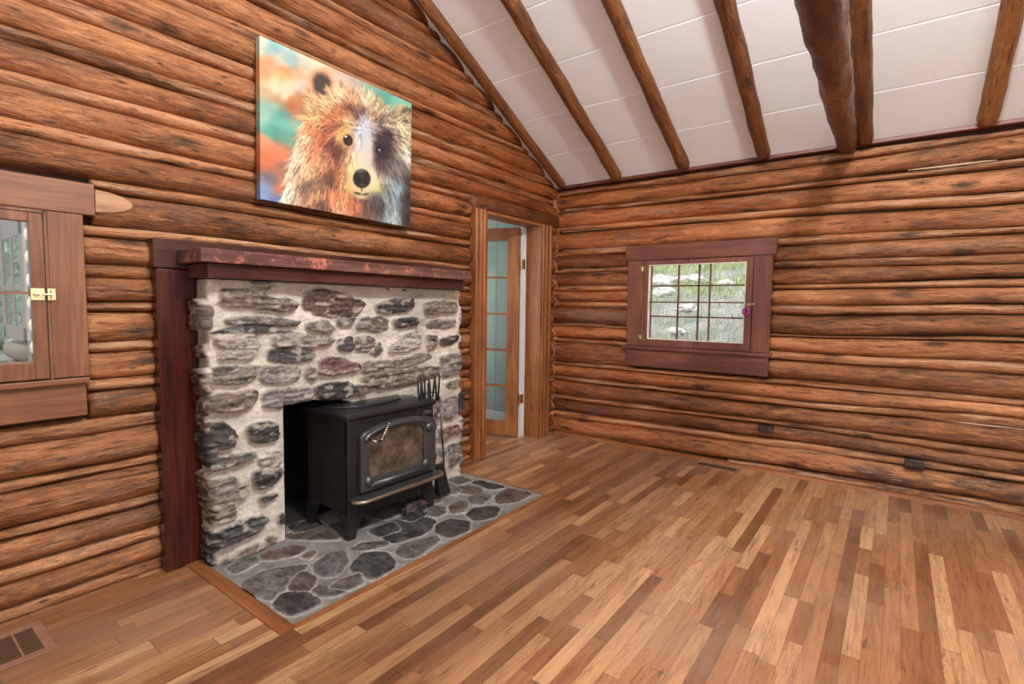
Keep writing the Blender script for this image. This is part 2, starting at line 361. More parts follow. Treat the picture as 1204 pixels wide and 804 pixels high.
def build_store(st, name, mats, parent=None, loc=None):
    me = bpy.data.meshes.new(name)
    vs = st['v'] if loc is None else [tuple(Vector(p)-Vector(loc)) for p in st['v']]
    me.from_pydata(vs, [], st['f'])
    for mm in mats: me.materials.append(mm)
    me.polygons.foreach_set('material_index', st['m'])
    uvl = me.uv_layers.new(name='UVMap'); li = np.empty(len(me.loops), dtype=np.int32); me.loops.foreach_get('vertex_index', li)
    uvl.data.foreach_set('uv', np.array(st['uv'], dtype=np.float32)[li].ravel())
    a = me.attributes.new('rnd', 'FLOAT', 'POINT'); a.data.foreach_set('value', np.array(st['r'], dtype=np.float32))
    bm = bmesh.new(); bm.from_mesh(me); bmesh.ops.recalc_face_normals(bm, faces=bm.faces); bm.to_mesh(me); bm.free()
    smooth(me); o = bpy.data.objects.new(name, me); link(o, parent)
    if loc is not None: o.location = loc
    return o
def store(): return dict(v=[], uv=[], r=[], f=[], m=[])
def intervals(s0, s1, zt, zb, gaps):
    iv = [(s0, s1)]
    for g0, g1, z0, z1 in gaps:
        if min(zt, z1)-max(zb, z0) < .012: continue
        out = []
        for a, b in iv:
            if g1 <= a or g0 >= b: out.append((a, b)); continue
            if g0 > a: out.append((a, g0))
            if g1 < b: out.append((g1, b))
        iv = out
    return [(a, b) for a, b in iv if b-a > .015]
RZ, RS, RIDGE = 2.335, .481, -2.9     # roof height at the back wall, slope, ridge position
def roof_z(y): return RZ - RS*y if y > RIDGE else RZ - RS*RIDGE + RS*(y-RIDGE)
# back wall courses at x = .33, 2.14, 3.0 (top, bottom)
A = [(2.297,2.25),(2.25,2.123),(2.123,2.086),(2.086,1.961),(1.961,1.923),(1.91,1.744),(1.744,1.691),(1.691,1.567),(1.567,1.529),(1.529,1.408),(1.408,1.366),(1.366,1.27),(1.27,1.221),(1.225,1.061),(1.061,1.032),(1.032,.926),(.926,.887),(.887,.686),(.686,.663),(.663,.555),(.555,.516),(.516,.369),(.369,.33),(.33,.221),(.221,.162),(.162,-.006)]
B = [(2.300,2.239),(2.232,2.116),(2.116,2.08),(2.073,1.949),(1.949,1.898),(1.883,1.744),(1.744,1.686),(1.678,1.568),(1.568,1.524),(1.517,1.399),(1.399,1.369),(1.362,1.252),(1.249,1.184),(1.175,1.035),(1.035,1.022),(1.022,.905),(.905,.849),(.84,.709),(.709,.662),(.662,.559),(.559,.512),(.503,.389),(.389,.361),(.361,.257),(.257,.2),(.2,.058)]
D = [(2.29,2.25),(2.25,2.13),(2.115,2.078),(2.063,1.943),(1.928,1.875),(1.86,1.725),(1.725,1.687),(1.68,1.566),(1.566,1.513),(1.506,1.43),(1.415,1.377),(1.369,1.27),(1.262,1.214),(1.206,1.079),(1.071,1.047),(1.039,.92),(.916,.852),(.848,.703),(.703,.663),(.663,.591),(.591,.534),(.534,.389),(.389,.34),(.34,.259),(.259,.21),(.21,.064)]
xs = [-.3, .33, 2.14, 3.0, 5.5]
WIN2 = (.735, 1.862, .718, 1.748)
sb = store(); mids_B = []
for i in range(26):
    small = (i % 2 == 0)
    if small and i > 0:   # fillet poles sit in the gaps between logs
        pass
    def mk(c, i=i):
        vals = [A[i][c], A[i][c], B[i][c], D[i][c], D[i][c]]
        return lambda s: float(np.interp(s, xs, vals))
    zt, zb = mk(0), mk(1); tm, bm_ = zt(1.3), zb(1.3)
    for a, b in intervals(-.06, 5.4, tm, bm_, [WIN2]):
        log_mesh(sb, 'B', a, b, zt, zb, i, small, 100+i)
# lowest pole between the bottom log and the floor, widening to the right
log_mesh(sb, 'B', 1.6, 5.4, lambda s: float(np.interp(s,[1.6,2.14,3,5.4],[.03,.052,.066,.07])), lambda s: -.01, 0, True, 140)
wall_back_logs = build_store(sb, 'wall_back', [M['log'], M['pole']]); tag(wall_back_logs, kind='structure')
# left wall
Lc = [(.053,-.004,1),(.143,.053,0),(.203,.143,1),(.311,.203,0),(.348,.311,1),(.493,.348,0),(.534,.493,1),(.67,.534,0),(.729,.67,1),(.842,.729,0),(.889,.842,1),(1.006,.893,0),(1.045,1.006,1),(1.175,1.05,0),(1.215,1.175,1),(1.319,1.217,0),(1.365,1.319,1),(1.487,1.367,0),(1.529,1.487,1),(1.667,1.529,0),(1.717,1.67,1),(1.838,1.719,0),(1.885,1.838,1),(2.01,1.883,0),(2.058,2.01,1),(2.168,2.06,0),(2.222,2.168,1),(2.333,2.222,0),(2.399,2.333,1),(2.537,2.399,0),(2.579,2.537,1),
      (2.712,2.579,0),(2.757,2.712,1),(2.885,2.757,0),(2.93,2.885,1),(3.06,2.93,0),(3.105,3.06,1),(3.235,3.105,0),(3.28,3.235,1),(3.41,3.28,0),(3.455,3.41,1),(3.58,3.455,0),(3.62,3.58,1),(3.72,3.62,0)]
W1 = (-4.67, -3.545, .757, 1.56); W1T = (-4.70, -3.503, 1.56, 1.685)
DOOR = (-1.19, -.114, -.1, 2.052); FIRE = (-3.10, -1.54, -.1, 1.30)
sl = store()
for i,(a_, b_, small) in enumerate(Lc):
    zt = lambda s, a_=a_, i=i: a_ + noise.noise((s*.5, i*3.3, 7))*.005
    zb = lambda s, b_=b_, i=i: b_ + noise.noise((s*.5, i*3.3, 8))*.005
    yend = min(.06, -(b_-RZ)/RS + .02) if b_ > RZ-.03 else .06
    ys = -5.8 if b_ < RZ-.03 else max(-5.8, RIDGE*2 + (b_-RZ)/RS - .02)
    for a, b in intervals(ys, yend, a_, b_, [W1, W1T, DOOR, FIRE]):
        log_mesh(sl, 'L', a, b, zt, zb, i, bool(small), 300+i)
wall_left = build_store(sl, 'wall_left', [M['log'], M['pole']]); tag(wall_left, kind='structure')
# solid wall behind the logs (openings left free)
mb = MB()
X0, X1 = -.17, -.082
def lw(y0, y1, z0, z1): mb.box(X0, X1, y0, y1, z0, z1)
lw(-5.9, -4.62, 0, 2.3); lw(-4.62, -3.60, 0, .80); lw(-4.62, -3.60, 1.62, 2.3); lw(-3.60, -2.86, 0, 2.3)
lw(-2.86, -1.88, .80, 2.3); lw(-1.88, -1.13, 0, 2.3); lw(-1.13, -.17, 2.03, 2.3); lw(-.17, .05, 0, 2.3)
mb.prism([(-5.85,2.3),(.05,2.3),(RIDGE,roof_z(RIDGE)+.02)], 0, X0, X1)
mb.build('backing', M['chink'], wall_left)
mb = MB(); mb.box(-.17,.80,.082,.17,0,2.36); mb.box(1.80,5.5,.082,.17,0,2.36); mb.box(.80,1.80,.082,.17,0,.82); mb.box(.80,1.80,.082,.17,1.67,2.36)
mb.build('backing', M['chink'], wall_back_logs)
# caulk: zigzag bead where the two log walls meet, and thin beads over the fillet poles near it
def prof(c, h, small, z):
    t_ = max(-1, min(1, (z-c)/h)); e = math.sqrt(max(0, 1-t_*t_))
    b, f0 = (.050, -.02) if small else (min(.082, h*1.25), -.004)
    return f0-(1-e**.9)*b
def face(tbl, z):
    best = -.08
    for a_, b_, s_ in tbl:
        if b_-.004 <= z <= a_+.004: best = max(best, prof((a_+b_)/2, (a_-b_)/2, s_, z))
    return best
tB = [(A[i][0], A[i][1], i%2==0) for i in range(26)]; tL = [(a_,b_,s_) for a_,b_,s_ in Lc]
mb = MB(); pts = []
zz = .03
while zz < 2.28:
    pts.append((face(tL, zz)+.002, -face(tB, zz)-.002, zz)); zz += .008
pts = [tuple(np.mean(np.array(pts[max(0,i-1):i+2]), axis=0)) for i in range(len(pts))]
mb.tube(pts, .0042, 6)
for i in range(2, 26, 2):
    for c in (0, 1):
        z0 = A[i][c]
        xe = random.uniform(.35, 1.6) if random.random() < .8 else 0.1
        p = []
        x = .03
        while x < xe:
            if WIN2[0]-.01 < x < WIN2[1] and WIN2[2] < z0 < WIN2[3]: break
            zz = float(np.interp(x, xs, [A[i][c], A[i][c], B[i][c], D[i][c], D[i][c]]))
            p.append((x, .058+noise.noise((x*6, i, c))*.010, zz+noise.noise((x*3,i,5+c))*.004)); x += .04
        if len(p) > 2: mb.tube(p, .005, 5)
for xa, xb_, z0, r_ in ((2.62,3.05,2.121,.0075),(2.2,2.5,1.06,.004),(1.95,2.4,.20,.005),(2.75,3.3,.53,.005)):
    mb.tube([(x_, .040+noise.noise((x_*7,z0,1))*.006, z0+noise.noise((x_*4,z0,3))*.006-(x_-xa)*.0) for x_ in np.arange(xa,xb_,.03)], [r_*(.3+.7*math.sin(math.pi*(i_+.5)/len(np.arange(xa,xb_,.03)))) for i_ in range(len(np.arange(xa,xb_,.03)))], 6)
mb.build('caulk_bead', M['caulk'], wall_back_logs, sm=True)
# rest of the room behind the camera
sr = store()
zc = 0
k = 0
while zc < 2.3:
    a_, b_ = zc+.14, zc
    log_mesh(sr, 'L', -5.8, 0, lambda s, a_=a_: a_, lambda s, b_=b_: b_, 0, False, 500+k, step=.25); zc += .15; k += 1
for i_ in range(len(sr['v'])):
    q, s_, z_ = sr['v'][i_]; sr['v'][i_] = (5.4-q, s_, z_)
wr = build_store(sr, 'wall_right', [M['log'], M['pole']]); tag(wr, kind='structure')
sf = store(); zc = 0
while zc < 2.3:
    a_, b_ = zc+.14, zc
    log_mesh(sf, 'L', 0, 5.4, lambda s, a_=a_: a_, lambda s, b_=b_: b_, 0, False, 600+k, step=.25); zc += .15; k += 1
for i_ in range(len(sf['v'])):
    q, s_, z_ = sf['v'][i_]; sf['v'][i_] = (s_, -5.8+q, z_)
wf = build_store(sf, 'wall_front', [M['log'], M['pole']]); tag(wf, kind='structure')
mb = MB(); mb.box(5.45, 5.55, -5.9, .1, 0, 2.36); mb.prism([(-5.85,2.3),(.05,2.3),(RIDGE,roof_z(RIDGE)+.02)], 0, 5.45, 5.55); mb.build('backing', M['chink'], wr)
mb = MB(); mb.box(0, 5.5, -5.95, -5.85, 0, 2.36); mb.build('backing', M['chink'], wf)

# ---------------------------------------------------------------- floor, ceiling, rafters
mb = MB(); mb.box(-.16, 5.5, -5.9, .12, -.08, 0); mb.box(-2.7, -.16, -1.65, .05, -.08, 0)
tag(mb.build('floor', M['floor']), kind='structure')
def slope_strip(y0, y1, front):
    """ceiling boards running along x with shallow V grooves"""
    n = 1 if front else -1
    pts = []; j = [0]+[-.37-.372*i for i in range(8) if -.37-.372*i > RIDGE+.05]+[RIDGE]
    for i,y in enumerate(j):
        if i in (0, len(j)-1): pts.append((y, 0))
        else: pts += [(y+.006, 0), (y+.0015, .006), (y-.0015, .006), (y-.006, 0)]
    if not front: pts = [(2*RIDGE-y, d) for y,d in pts]
    return pts
mb = MB()
for front in (True, False):
    pts = slope_strip(0, 0, front); v = []
    for y,d in pts:
        z = roof_z(y) + d; v += [(-.16, y, z), (5.5, y, z)]
    v2 = [(x,y,roof_z(y)+.14) for x,y,z in v]
    n = len(pts)
    mb.add(v+v2, [(2*i,2*i+1,2*i+3,2*i+2) for i in range(n-1)]+[(2*n+2*i,2*n+2*i+1,2*n+2*i+3,2*n+2*i+2) for i in range(n-1)])
mb.box(-.16, 5.5, .0, .16, RZ, RZ+.14)
mb.box(-.16, 5.5, -5.96, -5.8, RZ, RZ+.14)
ce = mb.build('ceiling', M['ceil'], fix=False); tag(ce, kind='structure')
mb = MB(); mb.box(.09, 5.4, -.012, .05, 2.310, 2.334)
tag(mb.build('trim_1', M['casing_x'], bevel=.003), kind='structure')
mb = MB(); mb.prism([(-.022,0),(0.04,0),(.04,.024),(-.006,.024),(-.018,.016)], 0, .02, 5.4)
tag(mb.build('baseboard_back', M['fir_x'], bevel=.001), kind='structure')

def round_log(name, p0, p1, r0, r1, seed, mat, n=90, K=20, rough=1.0):
    st = store(); p0 = Vector(p0); p1 = Vector(p1); L = (p1-p0).length; t_ = (p1-p0).normalized()
    up = Vector((1,0,0)); q = t_.cross(up).normalized(); rnd = random.Random(seed).random()
    for i in range(n+1):
        f = i/n; s = f*L; c = p0.lerp(p1, f) + up*noise.noise((s*.8, seed, 1))*.012*rough + q*noise.noise((s*.8, seed, 2))*.008*rough
        for j in range(K+1):
            a = 2*math.pi*j/K; ca, sa = math.cos(a), math.sin(a)
            r = r0+(r1-r0)*f; d = noise.noise((s*3, ca*2+seed, sa*2))*.008 + noise.noise((s*11, ca*5+seed, sa*5))*.003 + noise.noise((s*6, ca*1.2, seed+sa*1.2))*.006
            r += d*rough
            e = min(i, n-i)
            if e == 0: r *= .86
            st['v'].append(tuple(c+(up*ca+q*sa)*r)); st['uv'].append((s+seed*3, a*r0)); st['r'].append(rnd)
    for i in range(n):
        for j in range(K):
            a = i*(K+1)+j; st['f'].append((a, a+1, a+K+2, a+K+1)); st['m'].append(0)
    for i in (0, n): st['f'].append(tuple(i*(K+1)+j for j in range(K))); st['m'].append(0)
    return build_store(st, name, [mat], loc=tuple(p0))
nrm = Vector((0, -RS, -1)).normalized()
labs = ['round log rafter lying tight along the top edge of the bear painting wall', 'round log rafter second from the bear painting wall on the white ceiling',
        'round log rafter third from the bear painting wall, ceiling boards on both sides', 'round log rafter between the third rafter and the thick horizontal tie beam',
        'round log rafter directly to the right of the thick horizontal tie beam', 'rightmost round log rafter, near the top right corner of the photo']
cx_ = [.075, .625, 1.20, 1.78, 2.385, 2.975]
for i,x in enumerate(cx_):
    r = .048 if i else .040
    off = .018
    a_ = Vector((x, .0, roof_z(0)))+nrm*off; b_ = Vector((x, RIDGE+.03, roof_z(RIDGE+.03)))+nrm*off
    a_ = a_ + (b_-a_).normalized()*(.035)
    o = round_log('rafter', a_, b_, r, r*1.06, 11+i*7, M['rafter'], n=110, rough=.8 if i else .5)
    tag(o, labs[i], 'rafter', 'log rafters under the white ceiling')
tb = round_log('tie_beam', (2.287, .012, 2.318), (2.39, -3.9, 2.315), .054, .098, 91, M['beam'], n=170, K=28, rough=1.25)
tag(tb, 'thick knobbly horizontal log beam hanging below the rafters and ending at the back wall', 'beam')

# ---------------------------------------------------------------- back window
def window_glass(name, b, parent): return bx(name, b, M['glass'], parent, 0)
w2 = thing('window_2', (1.30, 0, .88)); tag(w2, kind='structure')
mb = MB(); mb.box(.715, 1.888, -.012, .09, 1.618, 1.742); mb.build('head_casing', M['casing_x'], w2, .003)
mb = MB(); mb.box(.735, .868, -.004, .09, .894, 1.618); mb.build('side_casing', M['casing'], w2, .003)
mb = MB(); mb.box(1.742, 1.866, -.004, .09, .894, 1.618); mb.build('side_casing', M['casing'], w2, .003)
mb = MB(); mb.box(.735, 1.866, -.006, .09, .718, .868); mb.build('apron', M['casing_x'], w2, .003)
mb = MB(); mb.box(.705, 1.885, -.034, .09, .868, .892); mb.build('window_sill', M['casing_x'], w2, .003)
mb = MB()
for b in ((.868,.874,.0,.20,.892,1.618),(1.738,1.744,.0,.20,.892,1.618)): mb.box(*b)
mb.box(.868,1.744,.0,.20,1.614,1.624); mb.box(.868,1.744,.0,.24,.882,.895)
mb.build('window_frame', M['casing'], w2)
sash = thing('sash', (0,0,0)); sash.parent = w2
sash.location = (0,0,0)
mb = MB()
Y0, Y1 = -.008, .028
mb.box(.876,.922,Y0,Y1,.898,1.611); mb.box(1.688,1.734,Y0,Y1,.898,1.611); mb.box(.922,1.688,Y0,Y1,.898,.955); mb.box(.922,1.688,Y0,Y1,1.576,1.611)
bpy.data.objects.remove(sash)
sash = mb.build('sash', M['casing'], w2, .002)
mb = MB(); 
mb.box(.922,.930,Y0+.004,Y1,.955,1.576); mb.box(1.680,1.688,Y0+.004,Y1,.955,1.576); mb.box(.930,1.680,Y0+.004,Y1,.955,.962); mb.box(.930,1.680,Y0+.004,Y1,1.569,1.576)
mb.build('glazing_putty', M['cream'], w2)
mb = MB(); mb.box(.922,1.688,-.002,.022,1.262,1.272); mb.box(1.168,1.178,-.001,.022,.955,1.576); mb.box(1.418,1.428,-.001,.022,.955,1.576)
mb.build('muntin', M['casing_x'], w2)
window_glass('pane', (.922,1.688,.012,.015,.955,1.576), w2)
mb = MB()
SV, SH0, SH1 = 1.314, 1.147, 1.403
mb.box(.876,.9165,.075,.095,.895,1.612); mb.box(1.690,1.738,.075,.095,.895,1.612); mb.box(.9165,1.690,.075,.095,.895,.935); mb.box(.9165,1.690,.075,.095,1.590,1.612)
mb.box(SV-.006,SV+.006,.076,.093,.935,1.59); mb.box(.9165,1.69,.076,.093,SH0-.006,SH0+.006); mb.box(.9165,1.69,.076,.093,SH1-.006,SH1+.006)
mb.build('storm_sash', M['casing'], w2)
window_glass('pane', (.9165,1.69,.083,.085,.935,1.59), w2)
def hinge(name, c, wall, parent, s=.028, hh=.032):
    mb = MB(); n = 0
    def P(a, q, z): return (a, -q, z) if wall=='B' else (q, a, z)
    # butterfly leaves with notched edges
    for sg in (-1, 1):
        pts = [(0,-hh*.55),(s*.45,-hh*.55),(s*.6,-hh*.8),(s,-hh*.8),(s,-hh*.25),(s*.75,0),(s,hh*.25),(s,hh*.8),(s*.6,hh*.8),(s*.45,hh*.55),(0,hh*.55)]
        v = []
        for q in (.009,.012):
            for a_, z_ in pts: v.append(P(c[0]+sg*a_, q, c[1]+z_))
        k_ = len(pts); mb.add(v, [tuple(range(k_)), tuple(range(k_,2*k_))]+[(i,(i+1)%k_,(i+1)%k_+k_,i+k_) for i in range(k_)])
        for zz in (-.5,.5): mb.lathe([(.0035,0),(.002,.0015)], P(c[0]+sg*s*.7, .012, c[1]+zz*hh), 8, axis=1 if wall=='B' else 0)
    mb.tube([P(c[0], .013, c[1]-hh*.6), P(c[0], .013, c[1]+hh*.6)], .004, 8)
    return mb.build(name, M['brass'], parent, sm=False)
hinge('hinge', (.868, 1.545), 'B', w2); hinge('hinge', (.868, .968), 'B', w2)
mb = MB(); mb.box(1.70,1.735,-.014,-.008,1.247,1.262); mb.box(1.742,1.758,-.012,-.004,1.247,1.264); mb.tube([(1.712,-.018,1.255),(1.752,-.018,1.257)], .004, 8); mb.tube([(1.72,-.014,1.257),(1.72,-.030,1.257)], .005, 8)
mb.build('latch', M['brass'], w2, sm=False)
# purple glass ring hanging on the latch
t_ = thing('suncatcher', (1.700,-.028,1.19), 'small purple glass ring hanging from the latch of the back window', 'ornament')
mb = MB(); mb.tube([(1.700+.020*math.cos(a), -.026, 1.200+.024*math.sin(a)) for a in np.linspace(0,2*math.pi,18)[:-1]], .008, 8, closed=True); mb.build('ring', M['purple'], t_, sm=True)
mb = MB(); mb.tube([(1.704,-.026,1.224),(1.712,-.027,1.242),(1.720,-.028,1.256)], .0012, 5); mb.build('cord', M['rope'], t_)

# ---------------------------------------------------------------- left window
w1 = thing('window_1', (0,-4.1,.90)); tag(w1, kind='structure')
mb = MB(); mb.box(-.09,.006,-4.70,-3.505,1.560,1.684); mb.build('head_casing', M['casing_Ly'], w1, .003)
mb = MB(); mb.box(-.09,.004,-3.655,-3.545,.915,1.558); mb.build('side_casing', M['casing_L'], w1, .003)
mb = MB(); mb.box(-.09,.004,-4.66,-4.535,.915,1.558); mb.build('side_casing', M['casing_L'], w1, .003)
mb = MB(); mb.box(-.09,.030,-4.69,-3.550,.890,.912); mb.build('window_sill', M['casing_Ly'], w1, .003)
mb = MB(); mb.box(-.09,.006,-4.66,-3.558,.757,.888); mb.build('apron', M['casing_Ly'], w1, .003)
mb = MB(); mb.box(-.18,.0,-3.664,-3.655,.91,1.56); mb.box(-.18,0,-4.535,-4.526,.91,1.56); mb.box(-.18,0,-4.53,-3.66,1.548,1.562); mb.box(-.2,0,-4.53,-3.66,.895,.912)
mb.build('window_frame', M['casing_L'], w1)
mb = MB(); mb.box(-.03,.006,-3.708,-3.668,.916,1.544); mb.box(-.03,.006,-4.52,-4.48,.916,1.544); mb.box(-.03,.006,-4.48,-3.708,.916,.984); mb.box(-.03,.006,-4.48,-3.708,1.510,1.544)
mb.build('sash', M['casing_L'], w1, .003)
mb = MB(); mb.box(-.022,.002,-4.48,-3.708,1.240,1.249); mb.build('muntin', M['casing_Ly'], w1)
window_glass('pane', (-.014,-.011,-4.48,-3.708,.984,1.510), w1)
mb = MB()
mb.box(.006,.010,-3.712,-3.672,1.218,1.262); mb.box(.004,.009,-3.664,-3.640,1.218,1.262); mb.box(.010,.020,-3.700,-3.676,1.230,1.250); mb.tube([(.022,-3.706,1.240),(.022,-3.648,1.240)], .004, 8)
mb.tube([(.018,-3.690,1.240),(.040,-3.690,1.240)], .0055, 10); mb.box(.009,.024,-3.655,-3.648,1.222,1.258)
for y_ in (-3.708,-3.676,-3.644):
    for z_ in (1.222,1.258): mb.lathe([(.003,0),(.002,.0015)], (.010,y_,z_), 8, axis=0)
mb.build('latch', M['brass'], w1, .0006)
# pale hewn scarf on the log beside the head casing is part of the wall: a thin adzed slab
mb = MB(); pts = [(-3.503,1.575)]+[(-3.503+.13*math.sin(a)+.0, 1.62-.045*math.cos(a)) for a in np.linspace(0,math.pi,9)]+[(-3.503,1.665)]
mb.prism(pts, 0, -.02, .004); mb.build('hewn_scarf', M['adzed'], wall_left, .004)

# ---------------------------------------------------------------- doorway with glazed door and the room beyond
d1 = thing('door_1', (0,-.65,0)); tag(d1, kind='structure')
def casing(y0, y1, flip):
    p = [(-.09,y0),(.022,y0),(.030,y0+.008),(.030,y0+.030),(.024,y0+.036),(.024,y0+.05),(.031,y0+.056),(.031,y1-.05),(.024,y1-.044),(.024,y1-.03),(.030,y1-.024),(.030,y1-.006),(.022,y1),(-.09,y1)]
    mb = MB(); mb.prism(p, 2, 0, 1.957); return mb.build('casing', M['fir'], d1, .0015)
casing(-1.185,-1.060,0); casing(-.262,-.116,1)
mb = MB(); mb.box(-.18,-.05,-1.10,-1.065,0,1.957); mb.box(-.18,.020,-1.064,-1.04,0,1.957); mb.build('jamb', M['fir'], d1, .002)
mb = MB(); mb.box(-.145,.020,-.285,-.258,0,1.957); mb.build('jamb', M['fir'], d1, .002)
mb = MB(); mb.box(-.145,.015,-1.062,-.262,1.935,1.957); mb.build('head_jamb', M['fir_y'], d1, .002)
# flat-bottomed lintel log
sx_ = store(); log_mesh(sx_, 'L', -1.20, .05, lambda s: 2.075, lambda s: 1.93, 0, False, 777)
sx_['v'] = [(q+.028, s_, max(z_, 1.958)) for q,s_,z_ in sx_['v']]
lo = build_store(sx_, 'lintel', [M['rafter'], M['pole']], d1, loc=(0,0,0)); lo.location = (0,.65,0)
# white outer casing of the next room, seen in the crack behind the hinges
mb = MB(); mb.box(-.175,-.146,-.335,-.262,0,1.99); mb.build('outer_stop', M['white'], d1, .002)
# door leaf, swung away into the next room
hp = Vector((-.155,-.372,0)); dv = Vector((-.945,-.325,0)).normalized(); nv = Vector((-dv.y,dv.x,0))
def leaf_box(mb, a0, a1, z0, z1, t0=-.018, t1=.018, mi=0):
    v = []
    for a_ in (a0,a1):
        for t__ in (t0,t1):
            for z_ in (z0,z1): p = hp+dv*a_+nv*t__; v.append((p.x,p.y,z_))
    mb.add(v, [(0,1,3,2),(4,6,7,5),(0,4,5,1),(2,3,7,6),(0,2,6,4),(1,5,7,3)], mi)
Z0, Z1, DW = .012, 1.925, .78
mb = MB(); leaf_box(mb,0,.115,Z0,Z1); leaf_box(mb,DW-.115,DW,Z0,Z1); leaf_box(mb,.115,DW-.115,Z1-.115,Z1); leaf_box(mb,.115,DW-.115,Z0,Z0+.135)
leaf = mb.build('door_leaf', M['fir'], d1, .003)
gz0, gz1 = Z0+.135, Z1-.115
mb = MB()
for i in range(1,5):
    z_ = gz0+(gz1-gz0)*i/5; leaf_box(mb,.115,DW-.115,z_-.010,z_+.010,-.014,.014)
mb.build('muntin', M['fir_x'], d1, .002)
mb = MB(); leaf_box(mb,.115,DW-.115,gz0,gz1,-.002,.002); mb.build('pane', M['glass'], d1)
for zc_ in (1.60,.36):
    mb = MB(); mb.tube([(-.150,-.352,zc_-.045),(-.150,-.352,zc_+.045)], .007, 10)
    for k_ in (-.04,-.02,0,.02,.04): mb.lathe([(.009,-.003),(.009,.003)], (-.150,-.352,zc_+k_), 10)
    leaf_box(mb, .0,.03, zc_-.042, zc_+.042, -.021,-.018); mb.box(-.146,-.143,-.345,-.30,zc_-.042,zc_+.042)
    mb.build('hinge', M['brass'], d1)
# green plank wall of the next room
t = NT('sage_green_planks'); o_ = t.sepobj(); fx = t.math('FRACT', t.math('DIVIDE', t.math('ADD', o_[0], 5.62), .235)); g_ = t.math('LESS_THAN', fx, .022)
n_ = t.noise(t.vec(t.math('MULTIPLY',o_[0],14),0,t.math('MULTIPLY',o_[2],1.5)), 1, 4)
M['green'] = t.fin(t.mix(g_, t.mix(n_, (.30,.39,.36), (.36,.46,.42)), (.09,.14,.12)), .5, t.bump(g_, -.6, .006))
mb = MB(); mb.box(-2.7,-.15,-.045,.05,0,2.5); wn_ = mb.build('wall_hall', M['green']); tag(wn_, kind='structure')
mb = MB(); mb.box(-2.7,-.35,-.065,-.045,0,.13); tag(mb.build('baseboard_hall', M['white'], bevel=.004), kind='structure')
mb = MB(); mb.box(-2.8,-2.7,-1.65,.05,0,2.5); tag(mb.build('wall_hall_far', M['white']), kind='structure')
mb = MB(); mb.box(-2.8,-.15,-1.70,-1.60,0,2.5); tag(mb.build('wall_hall_side', M['white']), kind='structure')
mb = MB(); mb.box(-2.8,-.16,-1.7,.05,2.24,2.34); tag(mb.build('ceiling_hall', M['white']), kind='structure')

# ---------------------------------------------------------------- stone relief builder
def vnoise(u, v, seed, su, sv, octs=4, gain=.5):
    rng = np.random.RandomState(seed); out = np.zeros_like(u); amp = 1; tot = 0
    for o in range(octs):
        G = rng.rand(257, 257); uu = u*su*2**o+rng.rand()*90; vv_ = v*sv*2**o+rng.rand()*90
        iu = np.floor(uu).astype(int); iv = np.floor(vv_).astype(int); fu = uu-iu; fv = vv_-iv; fu = fu*fu*(3-2*fu); fv = fv*fv*(3-2*fv)
        g = lambda a,b: G[a%257, b%257]
        out += amp*((g(iu,iv)*(1-fu)+g(iu+1,iv)*fu)*(1-fv)+(g(iu,iv+1)*(1-fu)+g(iu+1,iv+1)*fu)*fv); tot += amp; amp *= gain
    return out/tot-.5
def poly_sd(U, V, P):
    """signed distance to polygon, positive inside"""
    d = np.full(U.shape, 1e9); ins = np.zeros(U.shape, bool); n = len(P)
    for i in range(n):
        x0,y0 = P[i]; x1,y1 = P[(i+1)%n]; ex,ey = x1-x0,y1-y0; L = ex*ex+ey*ey+1e-12
        tt = np.clip(((U-x0)*ex+(V-y0)*ey)/L, 0, 1); d = np.minimum(d, np.hypot(U-x0-tt*ex, V-y0-tt*ey))
        c = ((y0 > V) != (y1 > V)) & (U < (x1-x0)*(V-y0)/((y1-y0) if abs(y1-y0)>1e-9 else 1e-9)+x0); ins ^= c
    return np.where(ins, d, -d)
TONE = dict(d=(.055,.049,.046), g=(.155,.136,.122), b=(.145,.112,.09), r=(.135,.085,.068), p=(.31,.27,.225))
def chaikin(P):
    for _ in range(2):
        Q = []
        for i in range(len(P)):
            a, b = np.array(P[i]), np.array(P[(i+1)%len(P)]); Q += [tuple(a*.86+b*.14), tuple(a*.14+b*.86)]
        P = Q
    return P
